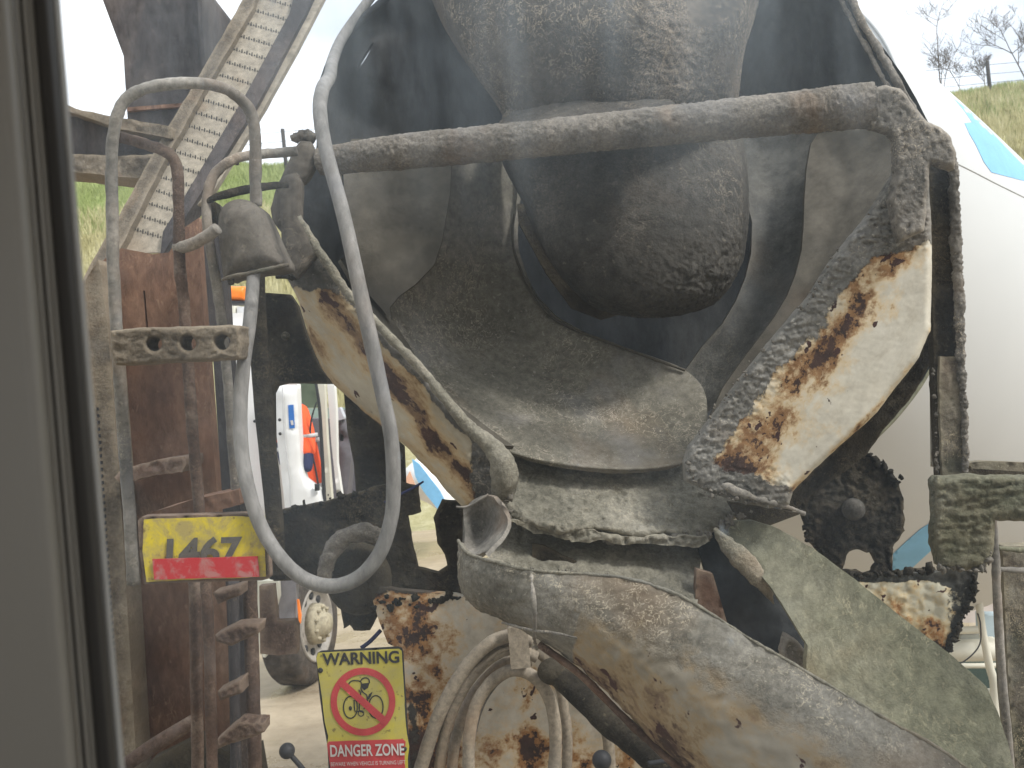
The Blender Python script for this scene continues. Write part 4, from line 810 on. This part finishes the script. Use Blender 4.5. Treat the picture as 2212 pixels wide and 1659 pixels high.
# concrete lumps at the foot of the right arm
tube('torn_flap', [(1560, 1045, 1.80, 14), (1600, 1066, 1.79, 18), (1650, 1080, 1.79, 12), (1700, 1094, 1.80, 9), (1738, 1110, 1.81, 5)], 12, M['tube'], tr, amp=.008, freq=50, flat=.6, label='torn bright metal flap below the right arm')
fl('shadow_plate', [(1575, 1085), (1640, 1092), (1730, 1110), (1650, 1140), (1600, 1130)], 1.9, .03, M['black'], step=10)  # black sheet stands in for the shadow below the arm

# collar below the pan
fl('collar', [(1070, 960), (1150, 985), (1250, 1004), (1350, 1008), (1480, 992), (1500, 1040), (1560, 1062), (1612, 1090), (1598, 1118), (1560, 1142), (1505, 1166), (1440, 1156), (1385, 1168), (1300, 1146), (1200, 1156), (1130, 1136), (1095, 1110), (1076, 1085), (1100, 1040)], plane((1080, 1000, 1.98), (1580, 1080, 1.96), (1300, 1150, 1.84)), .10, M['lump'], step=8, amp=.013, freq=34, edge=4, rnd=(24, .04), label='massive concrete caked collar under the collector pan')
fl('discharge_cone', [(1085, 1105), (1200, 1130), (1300, 1130), (1440, 1150), (1520, 1155), (1512, 1230), (1508, 1320), (1400, 1285), (1250, 1262), (1060, 1215), (1045, 1180), (1092, 1150)], plane((1080, 1150, 1.93), (1500, 1180, 1.95), (1450, 1290, 1.80)), .05, M['lump'], step=9, amp=.014, freq=26, edge=3, label='lumpy discharge cone behind the chute')
fl('broken_slab', [(1100, 1118), (1200, 1138), (1300, 1148), (1385, 1162), (1450, 1160), (1525, 1156), (1530, 1170), (1500, 1180), (1430, 1182), (1320, 1170), (1240, 1166), (1150, 1152)], 1.85, .05, M['lump'], step=7, amp=.014, freq=45, edge=9, label='broken ledge of set concrete')
fl('cavity_shade', [(1148, 1172), (1190, 1185), (1250, 1215), (1310, 1240), (1300, 1268), (1150, 1245)], 1.86, .01, M['black'], step=9, edge=4, label='black sheet painted as the shade behind the chute rim')  # flat black sheet stands in for the shade in this hollow
fl('rust_pillar', [(1505, 1230), (1540, 1240), (1572, 1350), (1580, 1400), (1500, 1340)], 1.80, .04, M['rusttube'], step=9, amp=.005, label='brown rusty web beside the cone')

# right chute extension panel
fl('chute_extension', [(1556, 1150), (1580, 1128), (1625, 1124), (1680, 1142), (1760, 1186), (1860, 1262), (1960, 1342), (2050, 1410), (2130, 1482), (2156, 1540), (2176, 1600), (2215, 1760), (2110, 1760), (1900, 1600), (1735, 1480), (1742, 1450), (1744, 1395), (1700, 1322), (1665, 1268), (1612, 1205)], plane((1600, 1150, 1.86), (2150, 1500, 1.45), (1740, 1430, 1.62)), .02, M['panel'], step=10, amp=.0025, freq=60, edge=1.5, bulge=lambda u, v, d: .006 * np.clip(d / 60, 0, 1), label='long olive grey chute extension sloping to the right')
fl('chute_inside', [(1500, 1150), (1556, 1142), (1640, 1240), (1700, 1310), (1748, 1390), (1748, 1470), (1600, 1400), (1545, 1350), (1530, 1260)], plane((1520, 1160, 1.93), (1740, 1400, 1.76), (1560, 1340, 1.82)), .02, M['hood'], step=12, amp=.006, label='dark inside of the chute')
tube('drip_lump', [(1545, 1140, 1.80, 8), (1570, 1175, 1.80, 34), (1600, 1205, 1.79, 44), (1635, 1245, 1.78, 40), (1660, 1280, 1.78, 18), (1672, 1305, 1.78, 4)], 30, M['lump'], tr, amp=.007, freq=30, flat=.5, label='long spindle of set concrete hanging on the chute')
fl('drip_lump', [(1700, 1372), (1724, 1385), (1745, 1410), (1742, 1455), (1700, 1445), (1688, 1410)], 1.70, .03, M['crust'], step=6, amp=.006, edge=3, rnd=(8, .01))

# front chute
crow = [
 [(990, 1168, 1.66), (989, 1200, 1.60), (990, 1240, 1.58), (995, 1272, 1.60), (1006, 1296, 1.66)],
 [(1012, 1196, 1.585), (1009, 1228, 1.545), (1011, 1262, 1.535), (1020, 1295, 1.545), (1036, 1318, 1.60)],
 [(1070, 1214, 1.51), (1068, 1250, 1.475), (1070, 1288, 1.465), (1078, 1320, 1.48), (1092, 1345, 1.55)],
 [(1150, 1232, 1.45), (1148, 1275, 1.415), (1149, 1318, 1.405), (1158, 1355, 1.425), (1178, 1388, 1.51)],
 [(1330, 1246, 1.395), (1318, 1305, 1.345), (1296, 1370, 1.325), (1275, 1420, 1.355), (1262, 1452, 1.46)],
 [(1420, 1268, 1.365), (1400, 1335, 1.31), (1370, 1405, 1.29), (1340, 1465, 1.32), (1318, 1502, 1.43)],
 [(1500, 1304, 1.34), (1472, 1380, 1.28), (1435, 1455, 1.26), (1395, 1520, 1.29), (1360, 1545, 1.41)],
 [(1610, 1374, 1.305), (1575, 1450, 1.235), (1525, 1525, 1.215), (1470, 1590, 1.25), (1425, 1612, 1.38)],
 [(1730, 1444, 1.27), (1690, 1520, 1.20), (1630, 1600, 1.18), (1560, 1660, 1.21), (1500, 1680, 1.35)],
 [(1900, 1546, 1.22), (1860, 1630, 1.14), (1790, 1720, 1.12), (1720, 1790, 1.16), (1640, 1810, 1.31)],
 [(2020, 1612, 1.19), (1990, 1700, 1.11), (1930, 1800, 1.09), (1850, 1880, 1.14), (1780, 1900, 1.28)],
 [(2130, 1690, 1.17), (2100, 1780, 1.08), (2040, 1880, 1.06), (1960, 1960, 1.12), (1900, 1980, 1.26)]]
crow = [[(u, v, .55 * y + .45 * (r_[0][2] + (r_[4][2] - r_[0][2]) * k / 4)) for k, (u, v, y) in enumerate(r_)] for r_ in crow]
def atC(u, v, y):
    q_ = np.stack([u, v], 1); r_ = segd(q_, [(990, 1168), (1070, 1214), (1330, 1246), (1420, 1268), (1500, 1304), (1730, 1444), (1900, 1546), (2130, 1690)])
    lo = segd(q_, [(1006, 1296), (1178, 1388), (1262, 1452), (1360, 1545), (1500, 1680), (1640, 1810)])
    return {'crust': np.clip(1.15 - r_ / 165, 0, 1.1) + (u < 1240) * .6, 'rust': .47 + .2 * np.exp(-(lo / 45) ** 2) - np.clip((u - 1600) / 1500, 0, .2)}
sheet('discharge_chute', crow, .012, M['chute'], tr, 14, 14, .005, 30, attrs=atC, label='curved grey brown discharge chute sweeping to the lower right')
tube('chute_rim', [(r_[0][0], r_[0][1], r_[0][2]) for r_ in crow], 7, M['lump'], tr, n=14, amp=.002, freq=60, label='pale worn upper rim of the chute')
tube('chute_lip', [(1165, 1392, 1.50), (1255, 1458, 1.46), (1345, 1548, 1.41), (1420, 1618, 1.38), (1500, 1690, 1.35)], 16, M['rusttube'], tr, amp=.002, label='tan lower lip of the chute')
tube('chute_seam', [(1085, 1345, 1.50, 5), (1150, 1362, 1.42, 6), (1200, 1368, 1.385, 6), (1246, 1378, 1.36, 4)], 6, M['crust'], tr, amp=.001)
tube('weld_run', [(1148, 1240, 1.43, 4), (1152, 1290, 1.40, 10), (1155, 1330, 1.402, 8), (1154, 1380, 1.43, 7), (1160, 1402, 1.47, 4)], 6, M['tube'], tr, amp=.004, freq=70, flat=.5, label='pale vertical run down the chute')
sheet('chute_hinge', [[(1000, 1100, 1.76), (1003, 1135, 1.75), (1003, 1170, 1.72), (1002, 1195, 1.68)], [(1030, 1080, 1.75), (1040, 1120, 1.77), (1038, 1165, 1.75), (1020, 1200, 1.68)], [(1062, 1072, 1.73), (1075, 1105, 1.72), (1070, 1150, 1.70), (1048, 1192, 1.62)], [(1082, 1098, 1.70), (1096, 1118, 1.68), (1090, 1150, 1.65), (1050, 1198, 1.58)]], .008, M['tube'], tr, 8, 8, .003, 30, label='smooth grey hinge scoop at the end of the chute')
tube('hinge_wire', [(985, 1095, 1.72), (1010, 1094, 1.72), (1040, 1078, 1.71), (1055, 1068, 1.71)], 5, M['tube'], tr)

# rear tank panel
tankp = [(795, 1262), (860, 1275), (985, 1285), (1100, 1320), (1200, 1400), (1400, 1500), (1600, 1640), (1680, 1760), (860, 1760), (872, 1560), (868, 1405), (838, 1390), (820, 1345), (806, 1300)]
def atK(u, v, d):
    left = np.clip((1010 - u) / 90, -1, 1); seam = np.exp(-((u - 1145) / 26) ** 2) * (v > 1440)
    return {'crust': np.clip((1308 - v) / 50, 0, 1.1) + .5 * np.exp(-(((u - 890) / 34) ** 2)) * (v > 1395) * np.clip((v - 1380) / 150, 0, 1) + .45 * np.exp(-(((u - 1400) / 60) ** 2 + ((v - 1590) / 50) ** 2)), 'rust': .32 + .42 * left * (left > 0) + .33 * seam + .3 * np.clip((v - 1540) / 80, 0, 1)}
fl('rear_tank', tankp, 1.97, .05, M['tank'], step=9, amp=.003, attrs=atK, label='white rear panel spotted and streaked with rust')
tube('tank_rim', [(1000, 1750, 1.95, 10), (1030, 1560, 1.95, 10), (1070, 1480, 1.95, 10), (1120, 1450, 1.95, 8)], 9, M['tube'], tr)
# black beam, pump and pillar on the left
fl('chassis_beam', [(596, 1112), (612, 1100), (700, 1084), (790, 1058), (850, 1040), (903, 1050), (908, 1108), (880, 1116), (890, 1180), (902, 1228), (945, 1238), (968, 1222), (960, 1200), (945, 1172), (938, 1120), (955, 1080), (1002, 1085), (1004, 1180), (996, 1290), (900, 1305), (830, 1300), (800, 1362), (765, 1362), (755, 1350), (742, 1358), (735, 1290), (690, 1262), (640, 1255), (592, 1255), (580, 1180)], 2.02, .08, M['black'], step=9, amp=.012, freq=18, edge=3, label='black greasy chassis beam behind the hose loop',
   holes=[[(732, 1266), (745, 1262), (747, 1272), (734, 1278)]])
fl('pillar', [(742, 840), (770, 850), (800, 900), (872, 965), (876, 1060), (770, 1075), (764, 1000), (750, 930)], 2.1, .05, M['black'], step=10, amp=.003)
tube('pump_ring', [(700, 1250, 1.96, 30), (712, 1200, 1.95, 34), (745, 1160, 1.94, 36), (790, 1150, 1.94, 36), (830, 1165, 1.95, 32)], 34, M['crust'], tr, amp=.010, freq=40, label='arched concrete crusted pump cover')
ball('pump', P(775, 1250, 2.0), .075, M['black'], tr, (1, .6, 1.1), label='dark round pump body')
tube('cable', [(780, 1400, 1.95, 9), (800, 1385, 1.96, 9), (822, 1362, 1.98, 9)], 9, M['navy'], tr)
tube('cable', [(830, 1085, 1.98, 4), (890, 1055, 1.98, 6), (915, 1040, 1.98, 4)], 4, M['navy'], tr)
# weathered ladder-side panel
fl('side_web', [(556, 640), (571, 632), (626, 636), (642, 660), (660, 720), (690, 795), (722, 830), (620, 828), (598, 834), (590, 850), (592, 1000), (606, 1120), (612, 1250), (588, 1250), (578, 1120), (566, 900), (556, 760)], 1.93, .04, M['black'], step=9, amp=.007, label='dark web plate beside the ladder')
tube('spot', [(616, 726, 1.925, 4), (617, 726, 1.92, 20)], 10, M['lump'], tr, n=2)
tube('ladder_stay', [(598, 598, 1.9, 9), (625, 598, 1.88, 12), (648, 612, 1.88, 14)], 10, M['black'], tr, label='short dark stay')
fl('inspection_step', [(560, 1266), (590, 1264), (598, 1342), (637, 1340), (642, 1352), (642, 1412), (600, 1416), (562, 1412)], 2.0, .12, M['rusttube'], step=9, amp=.004, label='brown box bracket beside the wheel')

# hydraulic ram and levers
tube('hydraulic_ram', [(1190, 1452, 1.78, 44), (1230, 1478, 1.75, 52), (1320, 1560, 1.66, 62), (1400, 1622, 1.6, 66), (1450, 1680, 1.56, 66)], 60, M['black'], tr, amp=.004, freq=40, label='dark hydraulic ram under the chute')
ball('ram_joint', P(1196, 1450, 1.77), .030, M['black'], tr, (1.1, .8, .9))
for (u, v, pts_, y) in ((620, 1622, [(620, 1622), (660, 1668), (700, 1720)], 1.75), (1300, 1642, [(1300, 1642), (1320, 1700), (1330, 1760)], 1.55), (1494, 1632, [(1494, 1632), (1450, 1642), (1400, 1650)], 1.52)):
    t_ = tube('lever', [(a, b, y) for a, b in pts_], 11, M['dark'], tr); ball('knob', P(u, v, y), px(17 if u < 1000 else 21, y), M['dark'], t_)

# ladder on the truck
ld = thing('rear_ladder', 'bent tube ladder with hand loops and crusted treads on the left of the mixer', 'ladder', P(400, 1650, 1.6))
LT = lambda n_, pts_, d_, m_, **kw: tube(n_, pts_, d_, M[m_], ld, amp=kw.pop('amp', .002), freq=50, **kw)
LT('handrail', [(288, 1262, 1.66), (280, 1118, 1.65), (270, 980, 1.64), (257, 800, 1.62), (247, 620, 1.60), (243, 480, 1.59), (241, 347, 1.58), (250, 262, 1.57), (272, 216, 1.57), (312, 192, 1.57), (382, 180, 1.58), (451, 182, 1.60), (503, 201, 1.62), (540, 240, 1.64), (551, 295, 1.65), (552, 360, 1.66), (553, 445, 1.67)], 25, 'tube', label='tall outer hand loop')
LT('handrail', [(257, 295, 1.60), (300, 307, 1.62), (345, 322, 1.63), (372, 340, 1.64), (383, 372, 1.645), (386, 451, 1.65), (388, 572, 1.66), (397, 650, 1.66), (403, 750, 1.66), (414, 900, 1.67), (425, 1040, 1.67), (440, 1200, 1.68), (450, 1350, 1.68), (455, 1500, 1.68), (459, 1700, 1.68)], 24, 'rusttube', label='inner rail running down the middle')
LT('handrail', [(640, 327, 1.78), (600, 330, 1.76), (555, 334, 1.73), (505, 344, 1.70), (468, 371, 1.68), (451, 406, 1.67), (446, 455, 1.665), (452, 520, 1.67), (464, 590, 1.68), (478, 690, 1.70), (490, 800, 1.72), (500, 930, 1.73), (512, 1090, 1.74)], 21, 'tube', label='right hand curved rail')
LT('stile', [(421, 1255, 1.72), (424, 1450, 1.72), (428, 1700, 1.72)], 26, 'rusttube')
LT('stile', [(505, 1255, 1.84), (507, 1450, 1.84), (510, 1700, 1.84)], 22, 'funnel')
LT('stile', [(540, 1240, 1.86), (545, 1450, 1.86), (552, 1700, 1.86)], 30, 'rusttube')
LT('stile', [(553, 596, 1.82, 38), (560, 760, 1.83, 40), (574, 930, 1.84, 40), (592, 1110, 1.84, 38), (600, 1250, 1.85, 36)], 38, 'black', flat=.5, label='dark flat stile next to the mixer frame')
LT('crossbar', [(382, 536, 1.66), (410, 530, 1.64), (445, 512, 1.62), (470, 494, 1.61)], 26, 'tube', label='short bar to the lamp cover')
LT('strap', [(447, 436, 1.66, 12), (480, 422, 1.66, 17), (530, 410, 1.68, 19), (580, 402, 1.72, 17), (620, 399, 1.78, 15)], 16, 'black', flat=.6, label='dark flat strap')
plate('tread', [(238, 714), (300, 708), (517, 702), (520, 740), (517, 775), (400, 781), (250, 789), (240, 760)], 1.52, .05, M['rail'], ld, 6, .006, 50, st=(.4, 1, 1.6), edge=2, rnd=(6, .01),
      holes=[[(cx + 17 * math.cos(a), cy + 17 * math.sin(a)) for a in np.linspace(0, 6.283, 13)[:-1]] for cx, cy in ((333, 743), (407, 741), (480, 738))], label='crusted tread with round holes')
rg = [[(463, 1371), (508, 1350), (563, 1347), (560, 1367), (501, 1395), (466, 1385)], [(460, 1281), (522, 1263), (522, 1285), (470, 1305)], [(470, 1494), (522, 1466), (524, 1495), (475, 1514)], [(465, 1602), (515, 1558), (572, 1560), (572, 1582), (500, 1606), (470, 1619)]]
for i, r_ in enumerate(rg): plate('rung', r_, 1.72, .04, M['rusttube'], ld, 6, .006, 50, edge=2, rnd=(5, .01))
for (v0, v1) in ((1392, 1470), (1605, 1650)): pass
plate('tread', [(305, 1115), (410, 1080), (515, 1058), (520, 1090), (450, 1106), (400, 1115)], 1.68, .10, M['rustcol'], ld, 8, .006, edge=2, label='rusty tread above the number plate')
lc = thing('lamp_cover', 'domed grey metal lamp cover hanging beside the ladder', 'lamp cover', P(545, 600, 1.62))
plate('cover', [(478, 560), (472, 510), (472, 470), (480, 448), (495, 436), (515, 430), (540, 434), (560, 448), (575, 475), (590, 510), (606, 545), (618, 578), (560, 587), (500, 598), (484, 603)], 1.62, .07, M['house'], lc, 8, .004, 20, smooth=2, rnd=(40, .05))
tube('lip', [(480, 604, 1.60, 7), (500, 598, 1.58, 9), (550, 588, 1.57, 9), (600, 576, 1.58, 9), (622, 572, 1.60, 8)], 8, M['moss'], lc, amp=.002)
tube('stud', [(498, 602, 1.64, 16), (500, 615, 1.64, 12)], 14, M['black'], lc); tube('stud', [(540, 592, 1.64, 18), (541, 604, 1.64, 6)], 14, M['house'], lc)
plate('hinge', [(440, 440), (466, 436), (470, 470), (466, 492), (448, 490)], 1.68, .03, M['black'], lc, 7, .004, edge=2)

# hoses
hl = [(826, -40, 2.41, 20), (775, 30, 2.40, 21), (738, 84, 2.37, 22), (719, 130, 2.2, 25), (712, 166, 1.95, 28), (697, 192, 1.72, 30), (691, 235, 1.66, 31), (699, 300, 1.63, 31), (716, 370, 1.60, 31), (737, 445, 1.58, 31), (757, 530, 1.57, 32), (776, 620, 1.56, 33), (800, 730, 1.55, 34), (826, 850, 1.55, 32), (845, 945, 1.54, 32), (850, 1040, 1.54, 32), (845, 1120, 1.54, 31), (820, 1195, 1.54, 32), (775, 1247, 1.54, 32), (718, 1266, 1.54, 32), (660, 1252, 1.54, 32), (612, 1212, 1.54, 31), (570, 1150, 1.55, 31), (540, 1070, 1.55, 31), (523, 980, 1.56, 31), (519, 880, 1.57, 31), (527, 780, 1.58, 30), (540, 690, 1.60, 29), (548, 590, 1.65, 28)]
tube('hose_loop', hl, 31, M['hose'], None, n=10, seg=18, amp=.0005, label='long grey rubber hose hanging in a loop down to the chute', cat_='hose')
hc = thing('coiled_hose', 'coil of tan hose hung on the rusty white rear panel', 'hose', P(1100, 1640, 1.8))
arcs = [([(885, 1750), (915, 1640), (950, 1540), (1000, 1450), (1055, 1392), (1110, 1372), (1150, 1385)], 30, 1.82), ([(945, 1750), (952, 1640), (972, 1550), (1012, 1470), (1065, 1418), (1112, 1402), (1160, 1420)], 25, 1.83),
        ([(975, 1750), (978, 1640), (995, 1560), (1030, 1490), (1078, 1440), (1118, 1425), (1150, 1428)], 24, 1.86), ([(1018, 1750), (1012, 1640), (1018, 1560), (1040, 1500), (1080, 1458), (1122, 1448), (1162, 1470), (1190, 1520), (1200, 1590), (1196, 1670), (1180, 1750)], 27, 1.80),
        ([(1150, 1402), (1180, 1425), (1208, 1480), (1220, 1540), (1226, 1600), (1222, 1750)], 22, 1.87), ([(1285, 1480), (1300, 1540), (1315, 1610), (1322, 1750)], 24, 1.86), ([(1020, 1440), (1060, 1405), (1110, 1388)], 12, 1.84), ([(1030, 1452), (1070, 1412), (1112, 1396)], 10, 1.82)]
for a_, d_, y_ in arcs: tube('hose_turn', [(u, v, y_) for u, v in a_], d_, M['hosetan'], hc, n=8, amp=.0012)
plate('hanger_clip', [(1096, 1358), (1135, 1352), (1142, 1382), (1146, 1442), (1104, 1446), (1100, 1400)], 1.76, .04, M['hosetan'], hc, 8, .003, edge=1, label='flat tan clip holding the coil')

# mossy step frame at far right
rs = thing('side_step', 'mossy stained steel step frame cut by the right edge', 'steps', P(2190, 1650, 1.9))
plate('panel', [(2166, 1180), (2240, 1180), (2240, 1750), (2204, 1750), (2180, 1500), (2170, 1300)], 2.0, .05, M['moss'], rs, 9, .005, attrs=None)
tube('rail', [(2146, 1120, 1.93, 12), (2150, 1200, 1.93, 17), (2155, 1300, 1.93, 17), (2164, 1450, 1.93, 17), (2178, 1600, 1.93, 17), (2192, 1750, 1.93, 17)], 17, M['tube'], rs, amp=.002)
tube('rung', [(2158, 1230, 1.95), (2200, 1232, 1.95), (2240, 1234, 1.95)], 13, M['tube'], rs, amp=.002)
tube('rung', [(2155, 1185, 1.97), (2200, 1188, 1.97), (2240, 1190, 1.97)], 11, M['panel'], rs, amp=.002, label='upper rung')

# ================================================================== SIGNS
def text_on(s, corners, y, size, at, mat, parent, bold=.0, wscale=1, name='lettering', extr=.0006):
    """corners: (u,v) of local origin, of +1 along x, of +1 along y; at in local units"""
    cu = bpy.data.curves.new('t', 'FONT'); cu.body = s; cu.size = 1; cu.offset = bold; cu.resolution_u = 4; cu.align_x = 'LEFT'
    ob = bpy.data.objects.new('t', cu); C.objects.link(ob); dg = bpy.context.evaluated_depsgraph_get()
    me = bpy.data.meshes.new_from_object(ob.evaluated_get(dg)); bpy.data.objects.remove(ob)
    xs = [v.co.x for v in me.vertices]; ys = [v.co.y for v in me.vertices]; x0, x1, y0, y1 = min(xs), max(xs), min(ys), max(ys)
    (ox, oy), (wd, ht) = at, size; O = P(*corners[0], y); ex = P(*corners[1], y) - O; ey = P(*corners[2], y) - O
    for v in me.vertices:
        a = ox + (v.co.x - x0) / (x1 - x0) * wd; b = oy + (v.co.y - y0) / (y1 - y0) * ht; v.co = O + ex * a + ey * b - Vector((0, extr, 0))
    me.name = name; me.materials.clear(); return link(name, me, mat, parent, smooth=False)
sg = thing('warning_sign', 'yellow WARNING DANGER ZONE sign with struck out cyclist in a red ring', 'sign', P(790, 1560, 1.78))
YS = 1.78
plate('board', [(683, 1420), (686, 1410), (694, 1406), (860, 1397), (868, 1400), (871, 1408), (880, 1560), (884, 1620), (888, 1700), (890, 1740), (716, 1745), (712, 1700), (707, 1610), (698, 1560), (690, 1500)], YS, .003, M['signblack'], sg, 10)
yel = [(684, 1422), (687, 1410), (862, 1402), (868, 1407), (876, 1560), (879, 1585), (884, 1612), (881, 1640), (886, 1736), (722, 1740), (718, 1660), (706, 1610), (709, 1590), (701, 1560), (697, 1520), (692, 1480)]
plate('face', yel, YS - .0015, .001, M['yellow'], sg, 9, edge=1.0)
cor = [(700, 1640), (1700, 1594), (747, 2640)]   # local frame: unit 1000 px
def loc(u, v):  # photo px -> sign local (approximate basis)
    A = np.array([[1.0, .047], [-.046, 1.0]]).T; return np.linalg.solve(np.array([[1.0, .047], [-.046, 1.0]]), np.array([u - 700, v - 1640]))
text_on('WARNING', [(697, 1438), (1697, 1402), (650, 438)], YS - .0022, (.166, .027), (.0, .000), M['signblack'], sg, .028)
text_on('DANGER ZONE', [(714, 1635), (1714, 1613), (665, 635)], YS - .0042, (.160, .026), (0, 0), M['signwhite'], sg, .02)
text_on('BEWARE WHEN VEHICLE IS TURNING LEFT', [(715, 1655), (1715, 1626), (665, 655)], YS - .0042, (.161, .0085), (0, 0), M['signwhite'], sg, .0)
plate('red_panel', [(706, 1608), (710, 1602), (870, 1597), (876, 1602), (874, 1640), (878, 1700), (880, 1730), (722, 1734), (714, 1660)], YS - .0030, .0012, M['signred'], sg, 9, edge=.5)
def ell(cx, cy, a, b, n=44): return [(cx + a * math.cos(t), cy + b * math.sin(t)) for t in np.linspace(0, 2 * math.pi, n + 1)[:-1]]
plate('prohibition_ring', ell(784, 1516, 70, 73.5), YS - .0030, .001, M['signred'], sg, 7, holes=[ell(784, 1516, 56.5, 59)])
plate('prohibition_bar', [(732, 1480), (741, 1468), (838, 1554), (829, 1567)], YS - .0036, .0008, M['signred'], sg, 7)
def ink(pts_, d_=2.6, n=6): return tube('cyclist_line', [(u, v, YS - .0024) for u, v in pts_], d_, M['signblack'], sg, n=n, seg=6, flat=.3)
ink(ell(757, 1528, 15, 23.5, 20) + [ell(757, 1528, 15, 23.5, 20)[0]], n=2); ink(ell(812, 1527, 15.5, 24.5, 20) + [ell(812, 1527, 15.5, 24.5, 20)[0]], n=2)
ink([(752, 1480), (758, 1472), (768, 1470), (778, 1472), (781, 1478), (780, 1488), (784, 1495), (792, 1502), (793, 1512), (790, 1520)])
ink([(778, 1473), (783, 1466), (791, 1464), (797, 1468), (798, 1476)]); plate('cyclist_face', [(781, 1477), (798, 1475), (795, 1486), (787, 1491), (782, 1487)], YS - .0024, .0006, M['signblack'], sg, 4)
plate('handlebar', [(794, 1508), (797, 1500), (805, 1494), (801, 1505), (796, 1512)], YS - .0024, .0006, M['signblack'], sg, 4)
ink([(765, 1512), (767, 1536), (778, 1536), (785, 1540)]); ink(ell(780, 1541, 6, 6, 12) + [ell(780, 1541, 6, 6, 12)[0]], 2, 2); ink([(775, 1490), (779, 1500), (776, 1530), (780, 1538)]); ink([(795, 1512), (786, 1532)])
ball('hub_dot', P(757, 1530, YS - .002), .0035, M['signblack'], sg, (1, .3, 1.3), 10)
for u, v in ((692, 1448), (873, 1618)): ball('screw', P(u, v, YS - .002), .0055, M['signblack'], sg, (1, .5, 1), 12)

npl = thing('number_plate', 'yellow ladder plate reading 1467 with a scuffed red strip', 'sign', P(440, 1190, 1.55))
YN = 1.56
plate('board', [(298, 1124), (306, 1116), (522, 1110), (548, 1112), (574, 1150), (580, 1250), (566, 1254), (400, 1258), (312, 1262), (302, 1200)], YN, .03, M['rusttube'], npl, 8, .003)
plate('yellow_face', [(310, 1122), (522, 1115), (545, 1118), (571, 1160), (574, 1246), (400, 1253), (316, 1257), (308, 1190)], YN - .006, .002, M['plateyellow'], npl, 8, edge=1)
text_on('1467', [(358, 1226), (1358, 1196), (405, 226)], YN - .0085, (.163, .064), (0, .0), M['digit'], npl, .035)
plate('red_strip', [(329, 1208), (556, 1202), (560, 1246), (333, 1252)], YN - .013, .003, M['platered'], npl, 8, edge=.6)
